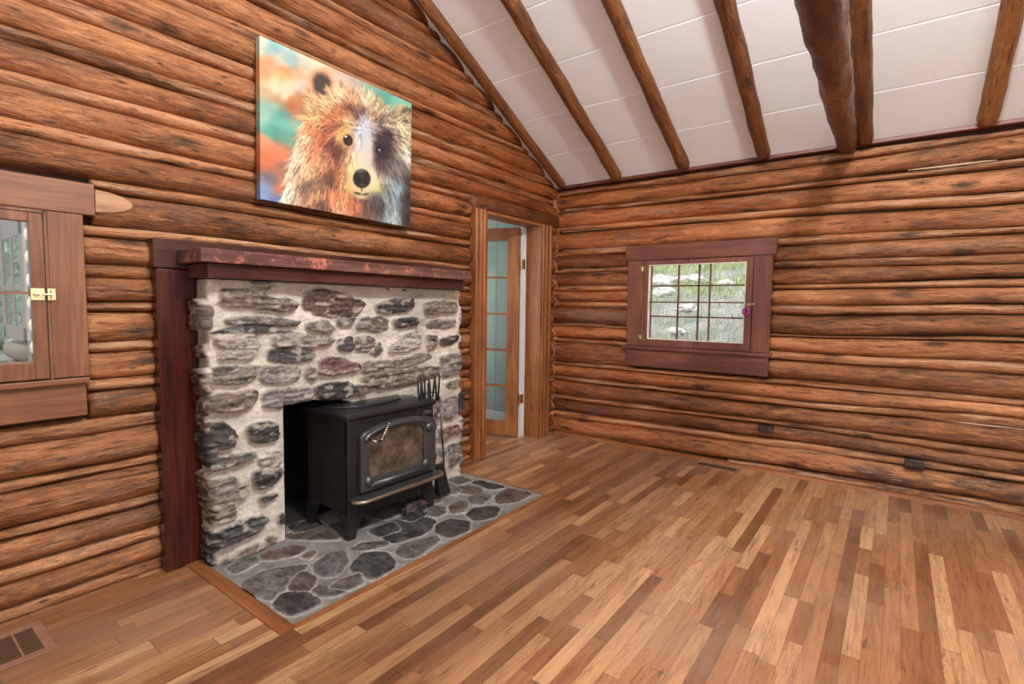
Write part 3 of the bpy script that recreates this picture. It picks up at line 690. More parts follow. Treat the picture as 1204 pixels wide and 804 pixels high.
def relief(U, V, polys, mortar, seed, rise=.030, warp=.013, soft=.008, grow=.012, rim=0, strata=True, amp=.012):
    h = vnoise(U,V,seed,9,14,4)*(.022 if strata else .004); col = np.array(mortar)[None,None,:]*(1+vnoise(U,V,seed+1,30,40,3)[...,None]*.35+vnoise(U,V,seed+2,5,6,3)[...,None]*.7)
    Uw = U+vnoise(U,V,seed+3,18,18,5,.65)*warp*2.6; Vw = V+vnoise(U,V,seed+4,14,40,5,.65)*warp*2.2
    mask = np.zeros(U.shape)
    if strata:
        dk = np.clip((vnoise(U,V,seed+7,26,60,5,.7)-.10)*8,0,1)[...,None]*.55; col = col*(1-dk)+np.array([.27,.215,.165])*dk
    for k,(tn,P) in enumerate(polys):
        us = [p[0] for p in P]; vs = [p[1] for p in P]
        sel = (U > min(us)-.05)&(U < max(us)+.05)&(V > min(vs)-.05)&(V < max(vs)+.05)
        if not sel.any(): continue
        P = chaikin(P); sd = poly_sd(Uw[sel], Vw[sel], P)+grow; m_ = np.clip(sd/soft, 0, 1); m_ = m_*m_*(3-2*m_)
        rk = np.random.RandomState(seed*31+k); rr = rise*rk.uniform(.6,1.35); tilt = rk.uniform(-.12,.12,2)
        u_, v_ = U[sel], V[sel]
        st = vnoise(u_,v_,seed+50+k,(9 if strata else 22),(55 if strata else 22),4,.62)
        hs = rr + (u_-np.mean(us))*tilt[0]*.5+(v_-np.mean(vs))*tilt[1]+ st*amp*2.2+ vnoise(u_,v_,seed+90+k,60,90,3)*.006
        h[sel] = h[sel]*(1-m_)+hs*m_
        base = np.array(TONE[tn])*(1 if strata else .68)*rk.uniform(.8,1.25)*np.array([1,rk.uniform(.95,1.05),rk.uniform(.92,1.08)])
        c = base[None,:]*(1+st[:,None]*2.0+vnoise(u_,v_,seed+130+k,70,120,3)[:,None]*1.5)
        pl = np.clip((vnoise(u_,v_,seed+170+k,22,48,4)-.07)*9,0,1)[:,None]*(.7 if strata else .25)
        c = np.clip(c,.01,1)*(1-pl)+np.array([.40,.35,.295])*(1 if strata else .45)*pl
        col[sel] = col[sel]*(1-m_[:,None])+np.clip(c,.01,.9)*m_[:,None]; mask[sel] = np.maximum(mask[sel], m_)
        if rim:
            rm = np.exp(-((sd+.002)/.0035)**2)[:,None]*rim; col[sel] = col[sel]*(1-rm)+np.array([.40,.38,.35])*rm
    # dark crevice line at stone rims where the joint is open
    return h, np.clip(col,.01,.95), mask
def grid_mesh(name, P, col, keep, mat, parent=None):
    nu, nv_ = P.shape[:2]; base = Vector(parent.location) if parent is not None else Vector((0,0,0))
    idx = np.arange(nu*nv_).reshape(nu,nv_); f = np.stack([idx[:-1,:-1],idx[1:,:-1],idx[1:,1:],idx[:-1,1:]],-1)
    kq = keep[:-1,:-1]&keep[1:,:-1]&keep[1:,1:]&keep[:-1,1:]; f = f[kq]
    used = np.unique(f); remap = np.full(nu*nv_, -1); remap[used] = np.arange(len(used)); f = remap[f]
    V = (P.reshape(-1,3)[used]-np.array(base)); me = bpy.data.meshes.new(name); me.from_pydata(V.tolist(), [], f.tolist())
    ca = me.color_attributes.new('Col','FLOAT_COLOR','POINT'); cc = np.ones((len(used),4),dtype=np.float32); cc[:,:3] = col.reshape(-1,3)[used]; ca.data.foreach_set('color', cc.ravel())
    me.materials.append(mat); smooth(me); o = bpy.data.objects.new(name, me); link(o, parent); return o

STONES=[('b',[(-3.101,1.274),(-2.997,1.271),(-2.879,1.244),(-2.744,1.226),(-2.752,1.195),(-2.811,1.177),(-2.993,1.2),(-3.106,1.209)]),
('p',[(-2.965,1.307),(-2.864,1.308),(-2.906,1.267),(-2.959,1.278)]),
('g',[(-3.087,1.14),(-3.0,1.149),(-2.854,1.137),(-2.738,1.128),(-2.739,1.107),(-2.909,1.125),(-3.057,1.121)]),
('d',[(-3.147,1.083),(-3.057,1.108),(-2.909,1.111),(-2.739,1.069),(-2.869,1.077),(-3.002,1.075)]),
('p',[(-3.136,1.064),(-3.076,1.068),(-2.951,1.056),(-2.942,0.997),(-3.078,1.014),(-3.119,1.032)]),
('p',[(-3.12,0.998),(-2.997,0.99),(-2.952,0.984),(-2.979,0.96),(-3.109,0.966)]),
('p',[(-2.855,1.059),(-2.736,1.062),(-2.615,1.036),(-2.632,1.0),(-2.738,0.999),(-2.857,1.005)]),
('d',[(-2.881,0.987),(-2.82,0.992),(-2.733,0.991),(-2.632,0.954),(-2.687,0.926),(-2.812,0.923),(-2.877,0.941)]),
('g',[(-3.137,0.922),(-3.044,0.926),(-2.941,0.917),(-2.958,0.865),(-3.019,0.847),(-3.142,0.857)]),
('g',[(-2.92,0.907),(-2.826,0.903),(-2.735,0.89),(-2.74,0.829),(-2.918,0.832)]),
('b',[(-2.689,0.887),(-2.633,0.875),(-2.642,0.824),(-2.689,0.837)]),
('r',[(-2.69,1.264),(-2.595,1.288),(-2.442,1.263),(-2.323,1.227),(-2.37,1.156),(-2.443,1.141),(-2.637,1.158),(-2.706,1.208)]),
('g',[(-2.685,1.116),(-2.573,1.124),(-2.523,1.083),(-2.598,1.077),(-2.685,1.087)]),
('g',[(-2.505,1.127),(-2.389,1.137),(-2.426,1.103),(-2.497,1.101)]),
('g',[(-2.371,1.109),(-2.3,1.144),(-2.3,1.084),(-2.371,1.078)]),
('b',[(-2.295,1.124),(-2.216,1.143),(-2.144,1.122),(-2.165,1.073),(-2.216,1.05),(-2.291,1.076)]),
('g',[(-2.717,1.046),(-2.574,1.047),(-2.532,1.019),(-2.574,1.003),(-2.71,1.017)]),
('d',[(-2.489,1.014),(-2.413,1.037),(-2.386,0.962),(-2.49,0.968)]),
('b',[(-2.39,1.024),(-2.315,1.037),(-2.247,1.002),(-2.296,0.949),(-2.363,0.953)]),
('g',[(-2.282,0.94),(-2.227,0.993),(-2.202,0.951),(-2.237,0.92)]),
('r',[(-2.608,0.917),(-2.525,0.925),(-2.373,0.883),(-2.355,0.849),(-2.517,0.834),(-2.609,0.85)]),
('b',[(-2.337,0.88),(-2.219,0.878),(-2.072,0.875),(-1.913,0.907),(-1.766,0.883),(-1.913,0.854),(-2.115,0.819),(-2.337,0.836)]),
('d',[(-2.655,0.775),(-2.548,0.79),(-2.451,0.784),(-2.395,0.744),(-2.384,0.703),(-2.533,0.69),(-2.616,0.702)]),
('g',[(-2.919,0.786),(-2.787,0.787),(-2.67,0.777),(-2.661,0.713),(-2.789,0.7),(-2.916,0.715)]),
('b',[(-2.395,0.758),(-2.342,0.767),(-2.307,0.708),(-2.366,0.701)]),
('b',[(-2.347,0.801),(-1.924,0.824),(-1.727,0.811),(-1.727,0.746),(-1.913,0.725),(-2.116,0.718),(-2.319,0.738)]),
('d',[(-2.237,1.212),(-2.113,1.246),(-1.948,1.257),(-1.936,1.197),(-2.156,1.167),(-2.227,1.183)]),
('b',[(-1.865,1.232),(-1.569,1.245),(-1.541,1.179),(-1.829,1.166)]),
('d',[(-2.114,1.121),(-1.948,1.14),(-1.913,1.101),(-2.082,1.079)]),
('g',[(-1.829,1.099),(-1.741,1.125),(-1.568,1.118),(-1.568,1.08),(-1.804,1.071)]),
('d',[(-1.715,0.995),(-1.526,1.011),(-1.525,0.978),(-1.688,0.943)]),
('b',[(-1.834,1.019),(-1.747,1.015),(-1.747,0.951),(-1.828,0.928)]),
('p',[(-2.146,0.972),(-2.071,1.019),(-1.901,1.048),(-1.889,0.95),(-2.136,0.922)]),
('g',[(-1.721,0.866),(-1.524,0.881),(-1.523,0.745),(-1.687,0.733)]),
('g',[(-1.647,0.691),(-1.523,0.696),(-1.537,0.659),(-1.634,0.656)]),
('g',[(-1.68,0.571),(-1.557,0.593),(-1.549,0.475),(-1.632,0.43),(-1.679,0.467)]),
('b',[(-1.765,0.593),(-1.7,0.574),(-1.725,0.465),(-1.764,0.481)]),
('r',[(-1.725,0.38),(-1.534,0.384),(-1.52,0.322),(-1.725,0.314)]),
('g',[(-1.631,0.247),(-1.519,0.243),(-1.518,0.123),(-1.616,0.097)]),
('p',[(-1.725,0.267),(-1.658,0.243),(-1.684,0.143)]),
('b',[(-3.143,0.802),(-2.969,0.796),(-2.95,0.777),(-2.977,0.734),(-3.054,0.713),(-3.15,0.728)]),
('d',[(-3.146,0.671),(-3.122,0.679),(-3.063,0.617),(-3.071,0.56),(-3.146,0.557)]),
('d',[(-2.999,0.625),(-2.919,0.641),(-2.857,0.613),(-2.859,0.543),(-2.988,0.549)]),
('g',[(-3.15,0.513),(-3.066,0.507),(-2.963,0.497),(-2.963,0.477),(-3.091,0.467),(-3.146,0.461)]),
('p',[(-2.943,0.472),(-2.86,0.488),(-2.832,0.446),(-2.861,0.411),(-2.937,0.43)]),
('d',[(-2.978,0.399),(-2.897,0.399),(-2.826,0.388),(-2.826,0.367),(-2.898,0.323),(-2.96,0.323)]),
('g',[(-3.153,0.412),(-3.062,0.401),(-3.059,0.274),(-3.15,0.296)]),
('b',[(-3.147,0.282),(-3.065,0.27),(-3.06,0.202),(-3.146,0.211)]),
('p',[(-3.05,0.391),(-2.999,0.371),(-3.013,0.301),(-3.045,0.297)]),
('d',[(-3.144,0.165),(-3.035,0.187),(-2.922,0.163),(-2.951,0.124),(-3.05,0.091),(-3.143,0.096)]),
('d',[(-2.948,0.271),(-2.864,0.271),(-2.864,0.254),(-2.928,0.241)]),
('b',[(-3.127,0.021),(-3.039,0.033),(-2.932,0.034),(-2.919,0.022),(-3.039,0.006),(-3.121,0.005)]),
('d',[(-2.841,0.15),(-2.819,0.136),(-2.827,0.103),(-2.845,0.116)]),
('b',[(-2.918,0.049),(-2.869,0.046),(-2.876,0.02)]),
]
HEARTH=[('g',[(0.208,-3.122),(0.199,-3.049),(0.232,-3.001),(0.286,-3.021),(0.293,-3.132)]),
('r',[(0.22,-2.979),(0.239,-2.887),(0.262,-2.811),(0.32,-2.801),(0.351,-2.864),(0.323,-2.951),(0.273,-2.99)]),
('r',[(0.386,-2.859),(0.376,-2.79),(0.406,-2.799),(0.434,-2.853)]),
('g',[(0.402,-3.154),(0.376,-3.028),(0.463,-2.897),(0.487,-2.903),(0.588,-3.059),(0.629,-3.14),(0.527,-3.172)]),
('b',[(0.597,-3.052),(0.516,-2.937),(0.616,-2.933),(0.66,-2.977),(0.674,-3.025)]),
('g',[(0.506,-2.867),(0.464,-2.754),(0.5,-2.703),(0.596,-2.756),(0.667,-2.856),(0.627,-2.906),(0.561,-2.902)]),
('g',[(0.69,-2.996),(0.681,-2.9),(0.744,-2.814),(0.811,-2.833),(0.807,-2.953),(0.763,-3.003)]),
('d',[(0.651,-3.138),(0.619,-3.084),(0.697,-3.023),(0.807,-3.031),(0.795,-3.141),(0.717,-3.16)]),
('b',[(0.105,-2.776),(0.132,-2.676),(0.194,-2.572),(0.384,-2.631),(0.277,-2.727),(0.158,-2.797)]),
('d',[(0.67,-2.785),(0.586,-2.658),(0.659,-2.577),(0.8,-2.631),(0.83,-2.786),(0.725,-2.802)]),
('b',[(0.501,-2.678),(0.493,-2.587),(0.587,-2.512),(0.621,-2.535),(0.582,-2.602)]),
('d',[(0.447,-2.438),(0.41,-2.322),(0.529,-2.165),(0.599,-2.171),(0.664,-2.321),(0.62,-2.499),(0.522,-2.487)]),
('g',[(0.71,-2.559),(0.677,-2.491),(0.73,-2.308),(0.781,-2.333),(0.821,-2.517),(0.788,-2.566)]),
('d',[(0.649,-2.221),(0.632,-2.098),(0.746,-2.054),(0.818,-2.157),(0.803,-2.277),(0.711,-2.283)]),
('g',[(0.495,-2.16),(0.421,-2.017),(0.495,-1.993),(0.564,-2.072),(0.557,-2.136)]),
('b',[(0.499,-1.972),(0.508,-1.874),(0.565,-1.865),(0.627,-1.973),(0.605,-2.04)]),
('d',[(0.673,-2.002),(0.649,-1.904),(0.748,-1.79),(0.813,-1.906),(0.773,-2.032)]),
('g',[(0.517,-1.811),(0.504,-1.684),(0.59,-1.655),(0.647,-1.836),(0.582,-1.852)]),
('d',[(0.335,-1.561),(0.359,-1.496),(0.578,-1.499),(0.526,-1.584),(0.431,-1.617)]),
('b',[(0.31,-1.736),(0.361,-1.608),(0.5,-1.626),(0.476,-1.739),(0.359,-1.78)]),
('r',[(0.623,-1.668),(0.617,-1.531),(0.79,-1.494),(0.781,-1.655),(0.705,-1.753)]),
('g',[(0.721,-2.881),(0.744,-2.806),(0.817,-2.833),(0.804,-2.905),(0.74,-2.938)]),
]
# ---------------------------------------------------------------- fireplace
FX, FY0, FY1, FZ = .152, -3.150, -1.500, 1.325
fp = thing('stone_fireplace', (.08,-2.33,0), 'rough grey fieldstone fireplace with pale mortar around the black stove', 'fireplace')
du = .0052
arc = np.arange(0, FX+(FY1-FY0)+FX+1e-6, du); zv = np.arange(-.005, FZ+1e-6, du)
U, V = np.meshgrid(arc, zv, indexing='ij')
front_polys = [(t_, [(y-FY0+FX, z) for y,z in P]) for t_,P in STONES]
side = [('b',[(.015,1.20),(.10,1.235),(.158,1.19),(.15,1.09),(.02,1.10)]),('d',[(.02,1.01),(.13,1.02),(.145,.965),(.03,.97)]),('r',[(.02,.90),(.14,.915),(.15,.80),(.03,.80)]),
        ('b',[(.03,.76),(.13,.765),(.14,.67),(.02,.67)]),('d',[(.02,.63),(.15,.645),(.16,.47),(.03,.47)]),('b',[(.02,.43),(.15,.43),(.15,.20),(.03,.20)]),
        ('d',[(.05,.17),(.158,.165),(.158,.07),(.05,.08)]),('d',[(.02,.05),(.15,.055),(.15,.0),(.02,.0)])]
W_ = FX+(FY1-FY0)
rs_ = [(t_, [(W_+FX-u+.0, z) for u,z in P]) for t_,P in side]
h, col, msk = relief(U, V, front_polys+side+rs_, (.52,.47,.40), 5)
rc = .02
# position along the three faces with rounded corners
def base_pos(u):
    if u < FX: p = np.array([u, FY0]); n = np.array([0,-1.])
    elif u < W_: p = np.array([FX, FY0+u-FX]); n = np.array([1.,0])
    else: p = np.array([FX-(u-W_), FY1]); n = np.array([0,1.])
    return p, n
bp = np.array([base_pos(u)[0] for u in arc]); bn = np.array([base_pos(u)[1] for u in arc])
kern = 5
def sm1(a): 
    out = a.copy()
    for _ in range(kern): out[1:-1] = (out[:-2]+out[1:-1]*2+out[2:])/4
    return out
bp, bn = sm1(bp), sm1(bn); bn /= np.linalg.norm(bn,axis=1)[:,None]
# opening
OY0, OY1 = -2.812, -1.925
yc = U-FX+FY0
otop = .708-(yc-OY0)*.105+.012*np.sin(yc*9)+vnoise(U,V*0,8,14,1,3)*.03
inside = (yc > OY0)&(yc < OY1)&(V < otop)&(U > FX+.05)&(U < W_-.05)
edge = np.clip(np.maximum(np.maximum(OY0-yc, yc-OY1), V-otop)/.02, 0, 1); h = h*(.25+.75*edge)
P3 = np.stack([bp[:,0][:,None]+bn[:,0][:,None]*h, bp[:,1][:,None]+bn[:,1][:,None]*h, V], -1)
# darker, more ochre tone over the left return
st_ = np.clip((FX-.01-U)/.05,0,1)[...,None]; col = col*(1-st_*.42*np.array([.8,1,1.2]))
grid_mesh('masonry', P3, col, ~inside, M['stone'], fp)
mb = MB(); mb.box(.02, FX-.004, FY0+.012, FY1-.012, 1.29, FZ); mb.build('top_bed', M['chink'], fp)
# firebox: reveals, back and top
mb = MB(); xb = -.42
mb.add([(FX+.004,OY0,0),(FX+.004,OY0,.74),(xb,OY0,.74),(xb,OY0,0)],[(0,1,2,3)])
mb.add([(FX+.004,OY1,0),(FX+.004,OY1,.64),(xb,OY1,.64),(xb,OY1,0)],[(0,1,2,3)])
mb.add([(xb,OY0,0),(xb,OY1,0),(xb,OY1,.78),(xb,OY0,.78)],[(0,1,2,3)])
mb.add([(FX-.03,OY0-.01,.745),(FX-.03,OY1+.01,.655),(xb,OY1+.01,.655),(xb,OY0-.01,.745)],[(0,1,2,3)])
mb.add([(.02,OY0-.01,.003),(.02,OY1+.01,.003),(xb,OY1+.01,.003),(xb,OY0-.01,.003)],[(0,1,2,3)])
mb.build('firebox', M['soot'], fp)
# opening lip thickness
mb = MB()
ys_ = np.linspace(OY0, OY1, 60)
v = []
for y in ys_:
    zt_ = .708-(y-OY0)*.105+.012*math.sin(y*9)
    v += [(FX+.004, y, zt_+.004+.006*math.sin(y*40)), (FX-.10, y, zt_+.02)]
mb.add(v, [(2*i,2*i+1,2*i+3,2*i+2) for i in range(len(ys_)-1)])
mb.build('lintel_underside', M['soot'], fp, sm=True)
# iron hook on the right edge of the stonework
hk = thing('iron_bracket', (.17,-1.50,.5), 'small grey iron bracket fixed to the right edge of the stone fireplace', 'bracket')
mb = MB(); mb.box(.172,.186,-1.530,-1.478,.485,.605); mb.tube([(.182,-1.50,.59),(.186,-1.46,.60),(.17,-1.43,.60)], .011, 8); mb.tube([(.184,-1.52,.50),(.198,-1.545,.465)], .009, 8)
mb.build('plate', M['iron_grey'], hk, .004)

# hearth
hx = np.arange(0.0, .8401, .006); hy = np.arange(-3.170, -1.4419, .006); U, V = np.meshgrid(hx, hy, indexing='ij')
extra = [('d',[(.02,-2.72),(.13,-2.74),(.16,-2.60),(.05,-2.56)]),('g',[(.18,-2.58),(.33,-2.60),(.36,-2.42),(.2,-2.40)]),('d',[(.40,-2.48),(.50,-2.50),(.53,-2.38),(.42,-2.34)]),
         ('g',[(.15,-2.36),(.36,-2.34),(.38,-2.16),(.17,-2.14)]),('d',[(.42,-2.28),(.50,-2.27),(.48,-2.12),(.41,-2.12)]),('b',[(.22,-2.08),(.40,-2.06),(.42,-1.95),(.24,-1.93)]),('g',[(.20,-1.86),(.36,-1.88),(.40,-1.74),(.22,-1.70)]),('g',[(.18,-1.64),(.30,-1.66),(.31,-1.54),(.19,-1.52)])]
h, col, msk = relief(U, V, HEARTH+extra, (.20,.19,.175), 21, rise=.009, warp=.008, soft=.007, grow=.012, rim=.75, strata=False, amp=.003)
col *= (1+msk*.0)[...,None]
mr = (vnoise(U,V,77,18,18,3) > .17)[...,None]&(msk<.4)[...,None]; col = np.where(mr, col*1.4, col)
P3 = np.stack([U, V, h*.8+.004], -1); 
he = grid_mesh('stone_hearth', P3, col, np.ones(U.shape,bool), M['flag']); tag(he, 'flat grey flagstone hearth with light grout, set into the wood floor under the stove', 'hearth')
bd = thing('hearth_border', (.42,-3.2,0), 'brown wooden border strips framing the flagstone hearth in the floor', 'border')
mb = MB(); mb.box(.0,.862,-3.232,-3.172,-.01,.006); mb.build('side_strip', M['fir_x'], bd, .0015)
mb = MB(); mb.box(.840,.868,-3.172,-1.42,-.01,.004); mb.build('front_strip', M['fir_y'], bd, .0015)
mb = MB(); mb.box(.17,.840,-1.441,-1.424,-.01,.004); mb.build('side_strip', M['fir_x'], bd, .0015)

# ---------------------------------------------------------------- mantel
mt = thing('mantel', (.1,-2.4,0), 'dark red-brown wooden mantel shelf with worn paint above the stone fireplace', 'mantel')
mb = MB(); mb.box(-.03,.036,-3.318,-1.40,1.366,1.494); mb.build('back_board', M['oxblood_y'], mt, .003)
mb = MB(); mb.box(-.03,.040,-3.312,-3.156,.0,1.362); mb.build('post', M['oxblood'], mt, .004)
mb = MB(); mb.box(.037,.280,-3.228,-1.535,1.388,1.446); mb.build('shelf', M['shelf'], mt, .004)
mb = MB(); mb.box(.037,.250,-3.190,-1.57,1.326,1.386); mb.build('shelf_support', M['oxblood_y'], mt, .003)

# ---------------------------------------------------------------- wood stove
SX0, SX1, SY0, SY1 = .025, .415, -2.622, -2.020
stv = thing('wood_stove', (.22,-2.32,0), 'black cast-iron wood stove with arched glass door standing in the fireplace', 'stove')
mb = MB(); mb.box(SX0+.01,SX1-.018,SY0+.012,SY1-.012,.128,.628); mb.build('body', M['iron_side'], stv, .006)
mb = MB(); mb.prism([(SX0-.012,.628),(SX1+.012,.628),(SX1+.018,.634),(SX1+.018,.646),(SX1+.008,.654),(SX0-.005,.654),(SX0-.012,.648)], 1, SY0-.012, SY1+.012)
# y axis prism uses (x,z)
mb.build('top_plate', M['iron'], stv, .004)
mb = MB(); pts = [(SX0,SY0+.05),(SX0,SY1-.05)]+[(SX0+.12+.16*math.sin(a), (SY0+SY1)/2+(SY1-SY0-.10)/2*math.cos(a)) for a in np.linspace(0,math.pi,24)]
mb.prism(pts, 2, .653, .664); mb.build('raised_top', M['iron'], stv, .004)
# front casting
mb = MB(); mb.box(SX1-.018,SX1-.002,SY0,SY1,.128,.628); mb.box(SX1-.004,SX1+.006,SY0+.035,SY1-.010,.606,.618); 
mb.box(SX1-.02,SX1+.004,SY0,SY0+.050,.128,.628); mb.box(SX1-.02,SX1+.003,SY1-.018,SY1,.128,.628)
mb.build('front_plate', M['iron'], stv, .004)
mb = MB(); mb.box(SX1-.002,SX1+.010,SY1-.085,SY1-.02,.572,.600); mb.tube([(SX1+.012,SY1-.075,.588),(SX1+.012,SY1-.028,.584)], .006, 8); mb.build('air_lever', M['iron_grey'], stv, .003)
# arched door: outline ring
DY0, DY1, DB = -2.555, -2.018, .238
def arch(y0, y1, zb, zs, zc, n=22):
    ym, hw = (y0+y1)/2, (y1-y0)/2
    return [(y0,zb)]+[(ym-hw*math.cos(a), zs+(zc-zs)*math.sin(a)) for a in np.linspace(0,math.pi,n)]+[(y1,zb)]
def ring(mb, out, inn, x0, x1):
    n = len(out); v = [(x0,*p) for p in out]+[(x0,*p) for p in inn]+[(x1,*p) for p in out]+[(x1,*p) for p in inn]
    f = []
    for i in range(n):
        j = (i+1)%n; f += [(i,j,n+j,n+i),(2*n+i,3*n+i,3*n+j,2*n+j),(i,2*n+i,2*n+j,j),(n+i,n+j,3*n+j,3*n+i)]
    mb.add(v, f)
outl = arch(DY0,DY1,DB,.525,.588); inl = arch(DY0+.052,DY1-.092,DB+.062,.492,.548)
mb = MB(); ring(mb, outl, inl, SX1-.002, SX1+.026)
dr = mb.build('stove_door', M['iron_grey'], stv, .006, seg=3)
stvd = dr
mb = MB(); mid_ = [((a[0]+b[0])/2,(a[1]+b[1])/2) for a,b in zip(outl,inl)]
mb.tube([(SX1+.026,y,z) for y,z in mid_[1:-1]], .013, 10)
mb.tube([(SX1+.026,DY0+.05,DB+.03),(SX1+.026,DY1-.06,DB+.03)], .014, 10)
mb.build('door_moulding', M['iron_grey'], stv, sm=True)
mb = MB(); mb.prism(inl, 0, SX1+.002, SX1+.008); mb.build('door_glass', M['stoveglass'], stv)
for y_,z_ in ((DY0+.045,DB+.055),(DY1-.085,DB+.055),(DY1-.060,.505)):
    mb = MB(); mb.lathe([(.028,.0),(.028,.012),(.023,.022),(.013,.028),(.003,.030)], (SX1+.016,y_,z_), 18, axis=0)
    mb.build('corner_boss', M['iron_grey'], stv, sm=True)
mb = MB(); mb.tube([(SX1+.03,-2.505,.515),(SX1+.055,-2.49,.505),(SX1+.060,-2.462,.505)], .006, 8); mb.build('handle_stem', M['steel'], stv, sm=True)
mb = MB(); p0 = Vector((SX1+.062,-2.458,.503)); p1 = Vector((SX1+.072,-2.412,.592)); hv = (p1-p0).normalized(); s1 = hv.orthogonal().normalized(); s2 = hv.cross(s1)
mb.tube([p0+hv*(f_*.1)+ (s1*math.cos(f_*2*math.pi*9)+s2*math.sin(f_*2*math.pi*9))*.0105 for f_ in np.linspace(0,1,150)], .0042, 6)
mb.tube([p0, p0+hv*.1], .004, 8); mb.build('spring_handle', M['steel'], stv, sm=True)
for z_ in (DB+.05, .47):
    mb = MB(); mb.tube([(SX1+.005,DY1+.012,z_),(SX1+.005,DY1+.012,z_+.04)], .009, 10); mb.build('hinge', M['iron'], stv, sm=True)
# ash lip with rounded brass-edged front
def lip(x1, r, inset=0):
    y0, y1 = SY0+.005+inset, SY1+.025-inset; pts = [(SX1-.01, y0)]
    for a in np.linspace(-math.pi/2, 0, 8): pts.append((x1-r+r*math.cos(a), y0+r+r*math.sin(a)))
    for a in np.linspace(0, math.pi/2, 8): pts.append((x1-r+r*math.cos(a), y1-r+r*math.sin(a)))
    pts.append((SX1-.01, y1)); return pts
LZ = .222
mb = MB(); mb.prism(lip(.500,.055), 2, LZ-.012, LZ); mb.build('ash_lip', M['iron_grey'], stv, .003)
mb = MB(); mb.tube([(x_,y_,LZ-.008) for x_,y_ in lip(.502,.057)[1:-1]], .011, 10); mb.build('lip_edge', plain('worn_brass_edge', (.33,.27,.20), .32, .9, var=.3, scale=40), stv, sm=True)
mb = MB(); mb.box(SX1-.03,SX1-.012,SY0+.11,SY1-.10,.105,.14); mb.build('skirt', M['iron'], stv, .004)
def leg(cx0, cy0, sx, sy):
    """curved tapering corner leg"""
    mb = MB(); secs = []
    for f_ in np.linspace(0,1,9):
        z_ = .132*(1-f_)+.0*f_+.003; w_ = .062*(1-f_)**1.2+.044; fl = .004*math.sin(f_*math.pi/2)
        secs.append((cx0+sx*fl, cy0+sy*fl, z_, w_))
    v = []; 
    for x_,y_,z_,w_ in secs:
        v += [(x_,y_,z_),(x_,y_-sy*w_,z_),(x_-sx*.018,y_-sy*w_,z_),(x_-sx*.018,y_-sy*.018,z_),(x_-sx*w_,y_-sy*.018,z_),(x_-sx*w_,y_,z_)]
    f = [tuple(range(6)), tuple(range(48,54))]
    for i in range(8):
        for j in range(6): f.append((i*6+j,i*6+(j+1)%6,(i+1)*6+(j+1)%6,(i+1)*6+j))
    mb.add(v, f); return mb.build('leg', M['iron'], stv, .003)
leg(SX1+.004, SY0+.0, 1, -1); leg(SX1+.004, SY1, 1, 1); leg(SX0+.02, SY0+.0, -1, -1); leg(SX0+.02, SY1, -1, 1)
# crumpled charred log scrap under the stove
bm = bmesh.new(); bmesh.ops.create_icosphere(bm, subdivisions=4, radius=.05)
for v_ in bm.verts:
    n_ = noise.noise(v_.co*28)*.35+noise.noise(v_.co*70)*.2; v_.co *= 1+n_; v_.co.x *= .9; v_.co.y *= 1.7; v_.co.z = max(v_.co.z*.75, -.028)
me = bpy.data.meshes.new('charred_log'); bm.to_mesh(me); bm.free()
t = NT('char_and_ember_paint'); tc = t.n.new('ShaderNodeTexCoord'); n1 = t.noise(tc.outputs['Object'], 16, 4, .6); me.materials.append(t.fin(t.ramp(n1,[(.45,(.02,.017,.016)),(.6,(.06,.045,.04)),(.68,(.16,.03,.03))]), .6, t.bump(n1,.8,.01)))
o = bpy.data.objects.new('charred_log', me); link(o); o.location = (.40,-2.16,.034); tag(o, 'charred crumpled chunk of firewood on the hearth under the stove door', 'firewood')

# ---------------------------------------------------------------- fireplace tools right of the stove
ts = thing('fireplace_tool_set', (.30,-1.945,0), 'black fireplace tools hanging on a stand right of the stove', 'fireplace tools')
tx, ty = .30, -1.945
mb = MB(); mb.lathe([(.072,.004),(.075,.010),(.070,.018),(.02,.026),(.012,.04)], (tx,ty,.0), 24); mb.build('base', M['iron'], ts, sm=False)
mb = MB(); mb.tube([(tx,ty,.03),(tx,ty,.735)], .008, 10); mb.tube([(tx,ty-.08,.66),(tx,ty-.03,.672),(tx,ty+.03,.672),(tx,ty+.08,.66)], .005, 8); mb.build('pole', M['tool'], ts, sm=True)
def loop(y, z0, z1, w_, x, tilt=0):
    pts = [(x,y-w_*.3+tilt*.0,z0-.0)]
    zc_ = z1-w_; 
    for a in np.linspace(math.pi*1.0, 0, 9): pts.append((x, y+w_*math.cos(a)+tilt, zc_+w_*math.sin(a)))
    pts.append((x,y+w_*.3,z0)); return pts
specs = [('poker',-.085,.016,.0),('brush',-.045,.016,-.016),('tongs',.002,.024,.004),('shovel',.052,.020,.0)]
for nm,dy,w_,tl in specs:
    mb = MB(); x_ = tx+.012+(.012 if nm in('tongs','shovel') else 0)
    mb.tube(loop(ty+dy, .62, .79, w_, x_, tl), .0062, 8)
    if nm == 'poker': mb.tube([(x_,ty+dy,.65),(x_,ty+dy+.008,.10)], .005, 8); mb.tube([(x_,ty+dy+.008,.14),(x_,ty+dy-.02,.115),(x_,ty+dy-.022,.10)], .004, 6)
    if nm == 'brush': mb.tube([(x_,ty+dy,.65),(x_,ty+dy+.004,.26)], .005, 8); mb.lathe([(.012,.26),(.024,.22),(.034,.12),(.036,.11)], (x_,ty+dy+.004,0), 14)
    if nm == 'tongs': mb.tube([(x_,ty+dy-.005,.65),(x_,ty+dy-.014,.30),(x_,ty+dy-.004,.09)], .0045, 8); mb.tube([(x_,ty+dy+.005,.65),(x_,ty+dy+.014,.30),(x_,ty+dy+.004,.09)], .0045, 8)
    if nm == 'shovel': mb.tube([(x_+.02,ty+dy,.65),(x_+.05,ty+dy+.012,.22)], .0055, 8)
    mb.build(nm, M['tool'], ts, sm=True)
